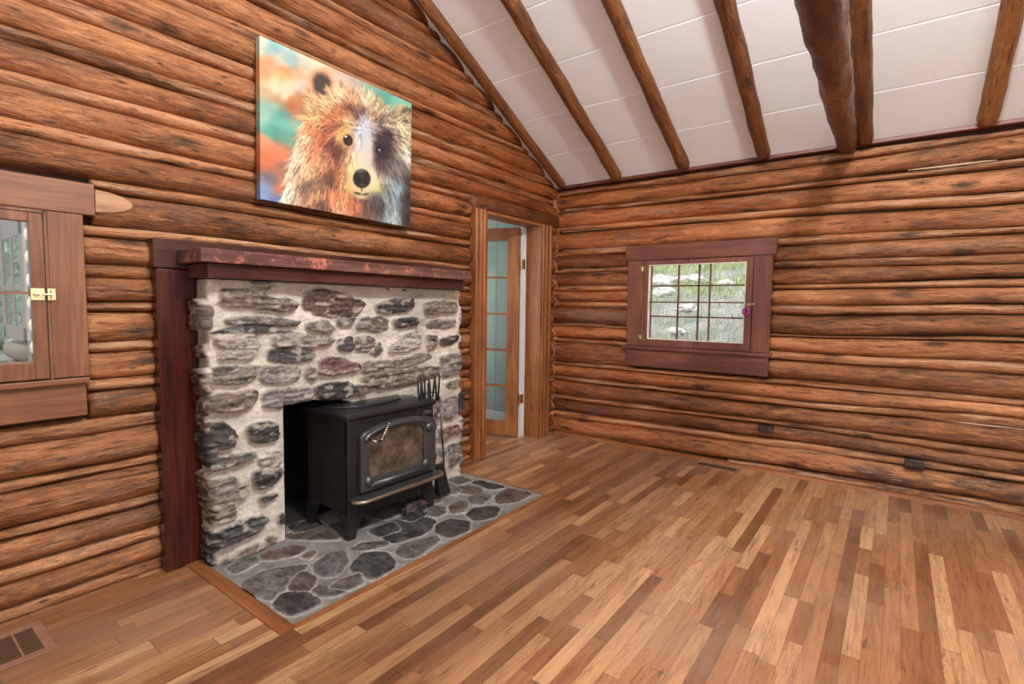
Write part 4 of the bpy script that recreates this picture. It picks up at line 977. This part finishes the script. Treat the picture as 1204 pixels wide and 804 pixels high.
# shovel pan, standing flared on the hearth
mb = MB(); xq, yq = tx+.075, ty+.045
mb.add([(xq,yq-.040,.225),(xq,yq+.020,.225),(xq+.02,yq+.058,.030),(xq+.02,yq-.040,.030),(xq-.028,yq-.040,.225),(xq-.028,yq+.020,.225),(xq-.03,yq+.058,.030),(xq-.03,yq-.040,.030)],
       [(0,1,2,3),(4,7,6,5),(0,4,5,1),(1,5,6,2),(3,2,6,7),(0,3,7,4)])
mb.build('shovel_pan', M['iron'], ts, .004)

# ---------------------------------------------------------------- outlets and vents
def outlet(x0, x1, z0, z1, label):
    t_ = thing('outlet', ((x0+x1)/2, -.01, (z0+z1)/2), label, 'outlet', 'dark outlets set into the back wall logs')
    mb = MB(); mb.box(x0,x1,-.020,.03,z0,z1); mb.build('plate', M['outlet'], t_, .003)
    cz = (z0+z1)/2
    for xc in (x0+(x1-x0)*.28, x0+(x1-x0)*.72):
        mb = MB(); mb.lathe([(.015,.0),(.015,.003),(.013,.004)], (xc,-.0235,cz), 16, axis=1)
        f_ = mb.build('socket', M['outlet'], t_)
        mb = MB(); mb.box(xc-.007,xc-.005,-.026,-.0235,cz-.004,cz+.006); mb.box(xc+.005,xc+.007,-.026,-.0235,cz-.004,cz+.006); mb.build('slot', M['slot'], t_)
outlet(1.822,1.925,.300,.352,'dark double outlet in the log wall below the back window, nearer the window')
outlet(2.700,2.803,.212,.262,'dark double outlet low on the log wall towards the right edge of the photo')
v1 = thing('floor_vent', (.19,-3.9,0), 'wooden floor vent with dark louvers beside the left wall, bottom left corner', 'floor vent')
VX0, VX1, VY0, VY1 = .068, .316, -4.06, -3.745
mb = MB(); mb.box(VX0,VX1,VY1-.030,VY1,0,.008); mb.box(VX0,VX1,VY0,VY0+.03,0,.008); mb.box(VX0,VX0+.028,VY0+.03,VY1-.03,0,.008); mb.box(VX1-.028,VX1,VY0+.03,VY1-.03,0,.008)
for y_ in (-3.828,-3.902,-3.976): mb.box(VX0+.028,VX1-.028,y_-.003,y_+.003,0,.007)
mb.build('frame', M['vent'], v1, .0015)
mb = MB(); mb.box(VX0+.028,VX1-.028,VY0+.03,VY1-.03,.0005,.0015); mb.build('shaft', M['vent_dark'], v1)
mb = MB()
for i in range(11):
    x_ = VX0+.036+i*.0175; mb.add([(x_,VY0+.03,.0016),(x_+.009,VY0+.03,.006),(x_+.009,VY1-.03,.006),(x_,VY1-.03,.0016),(x_+.002,VY0+.03,.0012),(x_+.011,VY0+.03,.0052),(x_+.011,VY1-.03,.0052),(x_+.002,VY1-.03,.0012)],[(0,1,2,3),(4,7,6,5),(1,5,6,2),(0,3,7,4)])
mb.build('slats', M['vent_slat'], v1)
v2 = thing('floor_vent', (1.56,-.09,0), 'narrow bronze floor vent along the foot of the back wall below the window', 'floor vent')
mb = MB(); mb.box(1.395,1.725,-.168,-.150,0,.006); mb.box(1.395,1.725,-.062,-.044,0,.006); mb.box(1.395,1.42,-.15,-.062,0,.006); mb.box(1.70,1.725,-.15,-.062,0,.006); mb.build('frame', M['vent'], v2, .001)
mb = MB(); mb.box(1.42,1.70,-.15,-.062,.0005,.0015); mb.build('shaft', M['vent_dark'], v2)
mb = MB()
for i in range(20): mb.box(1.424+i*.0142,1.428+i*.0142,-.15,-.062,.001,.004)
for y_ in (-.12,-.092): mb.box(1.42,1.70,y_-.002,y_+.002,.001,.005)
mb.build('grille', M['ventmetal'], v2)

# ---------------------------------------------------------------- bear painting
CW, CH, CT = .985, .788, .036
NX, NY = 420, 336
S4 = np.array([(50,42),(623,290),(612,755),(40,665)], float); D4 = np.array([(0,1),(1,1),(1,0),(0,0)], float)
Am = []; bm2 = []
for (x,y),(u,v) in zip(S4, D4):
    Am += [[x,y,1,0,0,0,-u*x,-u*y],[0,0,0,x,y,1,-v*x,-v*y]]; bm2 += [u,v]
Hm = np.append(np.linalg.solve(np.array(Am), np.array(bm2)), 1).reshape(3,3); Hi = np.linalg.inv(Hm)
def to_uv(x, y): p = Hm@np.array([x,y,1.]); return p[0]/p[2], p[1]/p[2]
gu, gv = np.meshgrid((np.arange(NX)+.5)/NX, (np.arange(NY)+.5)/NY, indexing='ij')
den = Hi[2,0]*gu+Hi[2,1]*gv+Hi[2,2]; PX = (Hi[0,0]*gu+Hi[0,1]*gv+Hi[0,2])/den; PY = (Hi[1,0]*gu+Hi[1,1]*gv+Hi[1,2])/den
BGP = [(60,60,225,225,205),(100,80,170,205,205),(110,75,150,195,205),(170,120,165,200,200),(80,130,235,165,110),(140,170,240,165,105),(60,180,238,170,120),(200,180,235,190,150),(100,210,225,215,185),(60,240,215,190,150),(150,240,225,215,190),(100,270,205,160,120),(170,300,190,120,80),(200,330,200,140,100),(80,310,160,205,190),(120,360,110,175,160),(90,390,95,170,155),(150,410,120,180,165),(60,350,170,210,190),(60,440,230,150,110),(100,480,240,140,100),(60,520,215,120,85),(120,530,170,120,100),(70,570,120,120,130),(60,620,130,150,185),(100,650,110,130,180),(100,600,225,140,110),(190,380,150,190,180),(130,130,230,215,190),(200,220,225,215,195),(45,650,140,165,200),
 (300,190,225,180,150),(350,200,220,195,180),(420,230,190,180,170),(470,240,150,200,180),(530,260,110,185,165),(590,290,150,205,185),(240,130,215,210,190),(280,150,230,215,190)]
BRP = [(350,270,230,200,160),(400,290,215,170,130),(440,280,235,215,180),(500,300,235,215,175),(300,300,225,185,140),(250,340,230,190,140),(220,420,235,205,170),(180,500,235,215,190),(150,620,235,225,200),(250,400,205,140,100),(270,480,215,150,110),(300,420,185,110,80),(330,380,175,105,78),(340,350,200,130,95),(300,520,210,160,120),(230,560,225,190,150),(260,640,220,170,130),(320,640,225,150,110),(360,600,225,150,110),(340,540,215,140,100),(322,440,110,75,65),(340,470,120,75,65),(312,550,125,90,75),(318,590,110,85,72),(380,375,220,180,120),(355,420,220,170,115),(440,400,205,210,220),(450,450,215,215,225),(440,500,230,225,200),(400,540,235,215,155),(380,600,225,190,130),(470,560,225,225,190),(480,600,225,215,150),(495,440,85,72,76),(520,400,80,65,65),(530,480,95,75,75),(505,520,110,90,90),(560,520,140,130,130),(580,440,210,200,170),(600,400,230,215,180),(600,480,215,215,205),(560,600,165,185,195),(540,640,150,165,175),(600,640,75,65,65),(606,580,80,72,70),(600,720,75,68,65),(560,725,190,205,200),(500,680,85,75,75),(450,680,120,95,85),(480,650,100,95,95),(400,680,215,140,105),(350,690,215,165,135),(280,670,120,90,80),(232,600,125,100,88),(430,720,130,100,90),(570,350,225,205,165),(540,360,220,205,175),(470,350,190,160,130),(430,330,140,105,100),(395,315,130,90,75),(450,360,200,195,200),(370,330,190,125,90),(520,700,180,200,195),(580,680,160,180,185)]
def idw(pts, X, Y, pw=3.4, sf=30):
    num = np.zeros(X.shape+(3,)); dn = np.zeros(X.shape)
    for x,y,r,g,b in pts:
        w_ = 1/(((X-x)**2+(Y-y)**2+sf)**(pw/2)); num += w_[...,None]*np.array([r,g,b]); dn += w_
    return num/dn[...,None]/255.
wx = vnoise(gu,gv,61,6,6,4)*46; wy = vnoise(gu,gv,62,6,6,4)*46
IMG = np.clip(idw(BGP, PX+wx*1.5, PY+wy*1.5, 4.5, 700)*(1+vnoise(gu,gv,63,9,14,5)[...,None]*.28),0,1)
BMASK = [(100,800),(130,665),(140,600),(160,540),(185,470),(205,400),(222,350),(236,290),(238,215),(262,172),(298,178),(335,228),(420,245),(480,262),(540,305),(570,335),(640,320),(680,800)]
sdm = poly_sd(PX+vnoise(gu,gv,64,40,40,3)*26, PY+vnoise(gu,gv,65,40,40,3)*26, BMASK); mm = np.clip(sdm/9+.5,0,1)[...,None]
BR = idw(BRP, PX+vnoise(gu,gv,66,20,10,3)*18, PY+vnoise(gu,gv,67,20,10,3)*18)
IMG = IMG*(1-mm)+BR*mm
def dab(u, v, ru, rv, colr, a):
    i0, i1 = max(0,int((u-ru*1.2)*NX)), min(NX,int((u+ru*1.2)*NX)+2); j0, j1 = max(0,int((v-rv*1.2)*NY)), min(NY,int((v+rv*1.2)*NY)+2)
    if i0 >= i1 or j0 >= j1: return
    d = ((gu[i0:i1,j0:j1]-u)/ru)**2+((gv[i0:i1,j0:j1]-v)/rv)**2; m_ = np.clip(1.3-d,0,1)[...,None]*a
    IMG[i0:i1,j0:j1] = IMG[i0:i1,j0:j1]*(1-m_)+np.array(colr)*m_
rg = random.Random(4)
def ell(x, y, cx0, cy0, rx, ry): return ((x-cx0)/rx)**2+((y-cy0)/ry)**2 < 1
def ear(cx0, cy0, rx, ry, ang, c):
    X = PX+vnoise(gu,gv,68,70,30,3)*9; Y = PY+vnoise(gu,gv,69,70,30,3)*9; ca, sa = math.cos(ang), math.sin(ang)
    xr = (X-cx0)*ca+(Y-cy0)*sa; yr = -(X-cx0)*sa+(Y-cy0)*ca
    d = np.sqrt((xr/rx)**2+(yr/ry)**2); m_ = np.clip((1.12-d)/.42,0,1)[...,None]; IMG[:] = IMG*(1-m_)+(np.array(c)/255.)*m_
ear(283,214,50,52,-.35,(222,170,130)); ear(286,224,36,47,-.3,(92,78,74))
ear(590,330,42,34,.5,(215,190,150)); ear(606,345,27,42,-.1,(92,82,76))
def strokes(n, lo, hi, wlo, whi, alpha, band):
    for _ in range(n):
        x, y = rg.uniform(120,625), rg.uniform(230,760)
        i, j = to_uv(x,y); ii, jj = int(i*NX), int(j*NY)
        if not (0<=ii<NX and 0<=jj<NY) or sdm[ii,jj] < -2: continue
        if ell(x,y,435,585,66,72) or ell(x,y,445,500,38,75) or ell(x,y,284,226,33,42) : continue
        if ell(x,y,380,432,26,28) or ell(x,y,500,466,20,22): continue
        dx, dy = x-440, y-395; L_ = math.hypot(dx,dy)+1e-3; dx /= L_; dy /= L_
        g = min(1, L_/170); dxx = dx*(.75)+rg.uniform(-.22,.22); dyy = dy*.6+g*.75+rg.uniform(-.15,.15)
        if y < 370: dyy = dy*.9+rg.uniform(-.2,.2)
        L_ = math.hypot(dxx,dyy)+1e-3; dxx /= L_; dyy /= L_; ln = rg.uniform(lo,hi)*(.5 if y < 345 else 1); curl = rg.uniform(-.9,.9)
        c = BR[ii,jj]*.75+IMG[ii,jj]*.25; br = rg.choice(band); c = np.clip(c*br,0,.97)
        if y < 470 and x > 470 and br < 1: c = c*.8
        w0 = rg.uniform(wlo,whi); N_ = max(5,int(ln/2.2))
        for k in range(N_):
            f_ = k/N_; a_ = curl*f_; px_ = x+(dxx-dyy*a_*.5)*ln*f_; py_ = y+(dyy+dxx*a_*.5)*ln*f_
            if ell(px_,py_,435,585,58,66): break
            u_, v_ = to_uv(px_,py_); ww = w0*(1-f_*.8)
            dab(u_, v_, ww/520, ww/430, c, alpha*(1-f_*.6))
strokes(2200, 34, 80, 4.0, 8.0, .42, (.80,.92,1.06,1.12))
strokes(3400, 22, 56, 1.6, 3.4, .6, (.70,.84,1.06,1.16,1.24))
def ellipse(cx0, cy0, rx, ry, c, soft=.2, a=1.0, ang=0):
    ca, sa = math.cos(ang), math.sin(ang); xr = (PX-cx0)*ca+(PY-cy0)*sa; yr = -(PX-cx0)*sa+(PY-cy0)*ca
    d = np.sqrt((xr/rx)**2+(yr/ry)**2); m_ = np.clip((1-d)/soft,0,1)[...,None]*a; IMG[:] = IMG*(1-m_)+(np.array(c)/255.)*m_
for x_,y_,rx_,ry_,a_,c_ in ((322,455,13,46,.15,(88,58,52)),(346,488,10,34,.5,(100,64,55)),(312,560,12,40,.1,(98,72,60)),(352,378,30,8,-.3,(120,72,56)),(396,318,26,7,.6,(96,66,62)),(236,592,9,30,.2,(112,96,90)),(300,660,9,40,0,(120,90,76)),(560,560,10,50,-.3,(84,74,76)),(530,620,9,40,-.3,(78,70,74))):
    ellipse(x_,y_,rx_,ry_,c_,.9,.6,a_)
strokes(900, 22, 50, 1.4, 2.6, .55, (.7,1.1,1.22))
# muzzle, nose, mouth, eyes
ellipse(436,592,66,74,(232,216,170),.55,.85); ellipse(452,480,34,110,(222,216,200),.6,.8,.08); ellipse(475,575,26,50,(228,226,200),.6,.7); ellipse(452,400,22,60,(210,212,224),.6,.65)
ellipse(425,535,26,14,(240,225,190),.6,.6)
ellipse(380,434,40,46,(222,178,122),.5,.6); ellipse(382,433,21,25,(60,46,44),.3,1,-.3); ellipse(386,438,12,13,(92,66,54),.5,.8); ellipse(374,419,6,5,(235,235,235),.4)
ellipse(512,455,40,74,(70,58,62),.6,.8,.2); ellipse(600,690,40,100,(72,64,62),.7,.75); ellipse(492,690,26,60,(88,78,78),.8,.5); ellipse(338,520,16,90,(120,80,68),.9,.5,.15); ellipse(501,466,17,19,(52,44,50),.3,1); ellipse(500,466,6,5,(190,195,215),.4,.9); ellipse(503,474,9,5,(110,110,130),.5,.6)
ellipse(432,576,36,39,(62,54,56),.16,1,.12); ellipse(427,548,24,10,(120,118,120),.6,.8); ellipse(418,580,9,9,(30,26,30),.4,.9); ellipse(446,588,8,9,(30,26,30),.4,.9); ellipse(432,566,12,8,(110,95,98),.6,.6); ellipse(433,600,14,7,(120,110,112),.6,.5)
ellipse(431,617,3,12,(70,64,62),.5,.9); ellipse(416,632,20,6,(84,82,72),.5,.9,.2); ellipse(446,634,18,6,(96,92,78),.5,.8,-.2); ellipse(430,645,24,7,(228,220,170),.6,.7); ellipse(432,662,34,12,(96,92,84),.7,.5)
IMG = np.clip(IMG,0,1); LIN = .80*np.where(IMG <= .04045, IMG/12.92, ((IMG+.055)/1.055)**2.4)**1.18
cv = thing('bear_painting', (.028,-2.358,1.727), 'unframed canvas painting of a brown bear under cloudy sky, hung above the mantel', 'painting')
cv.rotation_euler = (math.radians(-.9), 0, 0)
idx = (np.arange(NX+1), np.arange(NY+1))
gx, gy = np.meshgrid(np.arange(NX)/(NX-1), np.arange(NY)/(NY-1), indexing='ij')
P3 = np.stack([np.full(gx.shape, CT*.5), (gx-.5)*CW, gy*CH], -1)
def grid_local(name, P, col, mat, parent):
    nu, nv_ = P.shape[:2]; ix = np.arange(nu*nv_).reshape(nu,nv_); f = np.stack([ix[:-1,:-1],ix[1:,:-1],ix[1:,1:],ix[:-1,1:]],-1).reshape(-1,4)
    me = bpy.data.meshes.new(name); me.from_pydata(P.reshape(-1,3).tolist(), [], f.tolist())
    ca = me.color_attributes.new('Col','FLOAT_COLOR','POINT'); cc = np.ones((nu*nv_,4),dtype=np.float32); cc[:,:3] = col.reshape(-1,3); ca.data.foreach_set('color', cc.ravel())
    me.materials.append(mat); o = bpy.data.objects.new(name, me); link(o, parent); return o
grid_local('painted_face', P3, LIN, M['canvas'], cv)
# wrapped painted edges
def edge_strip(nm, Pa, Pb, c):
    P = np.stack([Pa, Pb], 1); grid_local(nm, P, np.stack([c,c],1), M['canvas'], cv)
e = CT*.5
edge_strip('wrapped_edge', np.stack([np.full(NY,e),np.full(NY,-CW/2),gy[0]*CH],-1), np.stack([np.full(NY,-e),np.full(NY,-CW/2),gy[0]*CH],-1), LIN[1]*.8)
edge_strip('wrapped_edge', np.stack([np.full(NY,e),np.full(NY,CW/2),gy[0]*CH],-1), np.stack([np.full(NY,-e),np.full(NY,CW/2),gy[0]*CH],-1), LIN[-2]*.8)
edge_strip('wrapped_edge', np.stack([np.full(NX,e),(gx[:,0]-.5)*CW,np.zeros(NX)],-1), np.stack([np.full(NX,-e),(gx[:,0]-.5)*CW,np.zeros(NX)],-1), LIN[:,1]*.6)
edge_strip('wrapped_edge', np.stack([np.full(NX,e),(gx[:,0]-.5)*CW,np.full(NX,CH)],-1), np.stack([np.full(NX,-e),(gx[:,0]-.5)*CW,np.full(NX,CH)],-1), LIN[:,-2]*.9)
mb = MB(); mb.v = []; mb.box(-e,-e+.003,-CW/2+.01,CW/2-.01,.01,CH-.01)
me = bpy.data.meshes.new('stretcher'); me.from_pydata(mb.v, [], mb.f); me.materials.append(M['cream']); link(bpy.data.objects.new('stretcher', me), cv)

# ---------------------------------------------------------------- outside
def hill_z(x, y): 
    return (-.03+.35*y if y > .2 else .04-.0*y) + noise.noise((x*.7, y*.7, 0))*.10 + noise.noise((x*3, y*3, 1))*.035
t = NT('pale_hillside'); tc = t.n.new('ShaderNodeTexCoord'); n1 = t.noise(tc.outputs['Object'], 2.2, 6, .7); n2 = t.noise(tc.outputs['Object'], 28, 5, .8)
c_ = t.ramp(n1, [(.36,(.27,.32,.22)),(.5,(.45,.43,.37)),(.62,(.66,.60,.54))]); c_ = t.mix(t.math('MULTIPLY', t.ramp(n2,[(.42,(0,0,0)),(.62,(1,1,1))]), .75), c_, (.20,.25,.21))
M['hill'] = t.fin(c_, .95, t.bump(n2,.8,.05))
xs_ = np.linspace(-7,6,120); ys_ = np.concatenate([np.linspace(.25,8,110), np.linspace(8.2,16,20)])
P3 = np.array([[(x,y,hill_z(x,y)) for y in ys_] for x in xs_])
me_o = grid_mesh('hillside', P3, np.ones(P3.shape), np.ones(P3.shape[:2],bool), M['hill']); me_o.name = 'ground_back'; tag(me_o, kind='structure')
def grass_mat(n, a, b):
    t = NT(n); oi = t.n.new('ShaderNodeAttribute'); oi.attribute_name = 'rnd'; return t.fin(t.mix(oi.outputs['Fac'], a, b), .7)
M['grass'] = grass_mat('hill_grass', (.24,.34,.16), (.66,.70,.38)); M['grassw'] = grass_mat('dry_grass', (.30,.36,.29), (.74,.73,.62))
def blades(name, n, xr, yr, hr, mat, label, seed, dens=None):
    rg = random.Random(seed); v=[]; f=[]; r=[]
    while len(f) < n:
        x, y = rg.uniform(*xr), rg.uniform(*yr)
        if dens and dens(x,y) < rg.random(): continue
        z = hill_z(x,y); 
        for k in range(4):
            a = rg.uniform(0,6.28); h_ = rg.uniform(*hr); w_ = rg.uniform(.004,.009); bx_, by_ = x+rg.uniform(-.05,.05), y+rg.uniform(-.05,.05); lx, ly = math.cos(a)*h_*.45, math.sin(a)*h_*.45; b_ = len(v)
            v += [(bx_-w_,by_,z-.01),(bx_+w_,by_,z-.01),(bx_+lx*.4+w_*.7,by_+ly*.4,z+h_*.6),(bx_+lx*.4-w_*.7,by_+ly*.4,z+h_*.6),(bx_+lx,by_+ly,z+h_)]
            f += [(b_,b_+1,b_+2,b_+3),(b_+3,b_+2,b_+4)]; q = rg.random(); r += [q]*5
    me = bpy.data.meshes.new(name); me.from_pydata(v,[],f); a = me.attributes.new('rnd','FLOAT','POINT'); a.data.foreach_set('value', r); me.materials.append(mat)
    o = bpy.data.objects.new(name, me); link(o); tag(o, label, 'grass', kind='stuff')
blades('grass', 15000, (-2.6,1.8), (3.9,7.5), (.05,.15), M['grass'], 'tall green and yellow grass on the hillside outside the back window', 3, lambda x,y: min(1,max(.15,(noise.noise((x*1.3,y*1.3,5))+.35)*1.4))*(1 if y>4.2 else .35))
blades('dry_grass', 7000, (-1.8,1.8), (1.2,4.6), (.03,.08), M['grassw'], 'short dry grass and stubble on the slope just outside the back window', 5, lambda x,y: min(1,max(.2,noise.noise((x*2,y*2,8))+.5)))
t = NT('pale_granite'); tc = t.n.new('ShaderNodeTexCoord'); n1 = t.noise(tc.outputs['Object'], 9, 6, .7); M['rock'] = t.fin(t.ramp(n1,[(.3,(.34,.30,.28)),(.5,(.72,.67,.63)),(.7,(.86,.82,.78))]), .9, t.bump(n1,.8,.03))
def rock(x, y, sx, sy, sz, seed, label, z=None, ang=0, group='pale rocks on the hillside'):
    bm = bmesh.new(); bmesh.ops.create_icosphere(bm, subdivisions=4, radius=1)
    for v_ in bm.verts:
        c = v_.co.copy(); n_ = noise.noise(c*1.1+Vector((seed,0,0)))*.5+noise.noise(c*3+Vector((0,seed,0)))*.16
        v_.co = c*(1+n_); v_.co.x *= sx; v_.co.y *= sy; v_.co.z *= sz
    me = bpy.data.meshes.new('rock'); bm.to_mesh(me); bm.free(); me.materials.append(M['rock'])
    o = bpy.data.objects.new('rock', me); link(o); o.location = (x,y,(hill_z(x,y) if z is None else z)+sz*.35); o.rotation_euler = (0,0,ang); tag(o, label, 'rock', group)
rock(-.78,4.7,.27,.16,.15,1,'large flat-topped pale boulder in the top left panes of the back window')
rock(-.55,4.25,.22,.15,.12,2,'pale rock just below and right of the big boulder outside the back window')
rock(-.28,4.9,.26,.14,.10,3,'low whitish rock slab to the right of the big boulder on the hillside')
rock(.36,4.6,.13,.09,.09,4,'small pale rock in the upper right panes of the back window')
rock(.10,3.5,.16,.12,.06,5,'low pale rock in the middle of the slope seen through the back window')
rock(.30,2.55,.12,.09,.05,6,'small pale rock low in the middle panes of the back window')
# side yard seen through the left window
mb = MB(); n = 24
for i in range(n):
    for j in range(n): pass
xs_ = np.linspace(-14,-.5,60); ys_ = np.linspace(-9,-2.15,50)
P3 = np.array([[(x,y,.32-.06*x+noise.noise((x,y,3))*.12+noise.noise((x*4,y*4,3))*.03) if x < -1 else (x,y,-.1+(-x-.16)*.5) for y in ys_] for x in xs_])
g2 = grid_mesh('ground_side', P3, np.ones(P3.shape), np.ones(P3.shape[:2],bool), M['hill']); tag(g2, kind='structure')
M['leaf'] = grass_mat('tree_leaves', (.10,.26,.13), (.42,.62,.38)); M['bark'] = plain('bark', (.16,.11,.08), .9)
def bush(x, y, z, R, H, seed, label, n=4200, ls=.09):
    rg = random.Random(seed); t_ = thing('tree', (x,y,z), label, 'tree', 'trees outside the left window'); v=[]; f=[]; r=[]
    for i in range(n):
        while True:
            p = Vector((rg.uniform(-1,1),rg.uniform(-1,1),rg.uniform(-1,1)))
            if .35 < p.length < 1: break
        if noise.noise(p*2.3+Vector((seed,0,0))) < -.15: continue
        c = Vector((p.x*R, p.y*R, H*.5+p.z*H*.5)); a = Vector((rg.uniform(-1,1),rg.uniform(-1,1),rg.uniform(-.6,.6))).normalized(); b = a.orthogonal().normalized(); s_ = ls*rg.uniform(.6,1.3); b_ = len(v)
        v += [tuple(c-a*s_), tuple(c+b*s_*.5), tuple(c+a*s_), tuple(c-b*s_*.5)]; f.append((b_,b_+1,b_+2,b_+3)); r += [rg.random()]*4
    me = bpy.data.meshes.new('foliage'); me.from_pydata(v,[],f); a = me.attributes.new('rnd','FLOAT','POINT'); a.data.foreach_set('value', r); me.materials.append(M['leaf']); o = bpy.data.objects.new('foliage', me); link(o, t_)
    mb = MB(); mb.tube([(x,y,z-.2),(x+.05,y,z+H*.4),(x-.03,y+.05,z+H*.8)], [R*.06,R*.045,R*.02], 8); mb.build('trunk', M['bark'], t_)
bush(-6.2,-2.75,.5,1.3,3.6,1,'leafy green tree seen behind the porch frame outside the left window')
bush(-4.2,-3.5,.5,.55,2.6,2,'leafy green tree at the far left edge of the left window')
bush(-10.5,-1.9,.3,2.4,5.6,3,'tall leafy green tree furthest back outside the left window')
for k,(x,y,s_) in enumerate(((-1.95,-3.50,.10),(-1.62,-3.47,.07),(-2.35,-3.60,.11),(-2.75,-3.52,.13),(-1.35,-3.49,.06))):
    rock(x,y,s_,s_*.8,s_*.6,20+k,['pale grey stone below the porch frame, in the middle of the pile','small pale stone nearest the right jamb of the left window','pale stone at the left of the pile outside the left window','largest pale stone furthest back below the porch frame','smallest pale stone closest to the cabin outside the left window'][k], z=.36-.06*x, group='pale stones outside the left window')
# porch frame
pw = thing('porch', (-2.1,-3.4,.4), 'dark wooden porch window frame on log base outside the left window', 'porch')
mb = MB(); Yp0, Yp1 = -3.412, -3.398
mb.box(-2.50,-2.42,Yp0,Yp1,.95,1.78); mb.box(-1.90,-1.80,Yp0,Yp1,.95,1.78); mb.box(-2.5,-1.80,Yp0,Yp1,1.63,1.78); mb.box(-2.5,-1.80,Yp0,Yp1,.95,1.04); mb.box(-2.17,-2.13,Yp0+.003,Yp1-.003,1.04,1.63); mb.box(-2.42,-1.9,Yp0+.003,Yp1-.003,1.28,1.32)
mb.build('window_frame', plain('weathered_brown', (.085,.058,.045), .7), pw, .004)
gl_ = plain('grey_log', (.22,.18,.145), .8)
for z_ in (.86,.70,.54): mb = MB(); mb.tube([(-2.6,-3.325,z_),(-1.70,-3.325,z_)], .085, 12); mb.build('base_log', gl_, pw, sm=True)
mb = MB(); mb.tube([(-2.7,-3.325,1.86),(-1.6,-3.325,1.86)], .085, 12); mb.build('eave_log', gl_, pw, sm=True)
pe_ = plain('pale_log_end', (.66,.55,.42), .8)
for k in range(11):
    mb = MB(); mb.tube([(-1.70,-3.355,.50+k*.14),(-1.62,-3.355,.50+k*.14)], .068, 14); mb.build('log_end', pe_, pw)
mb = MB(); mb.box(-1.80,-1.70,-3.412,-3.395,.45,1.95); mb.build('corner_post', gl_, pw)
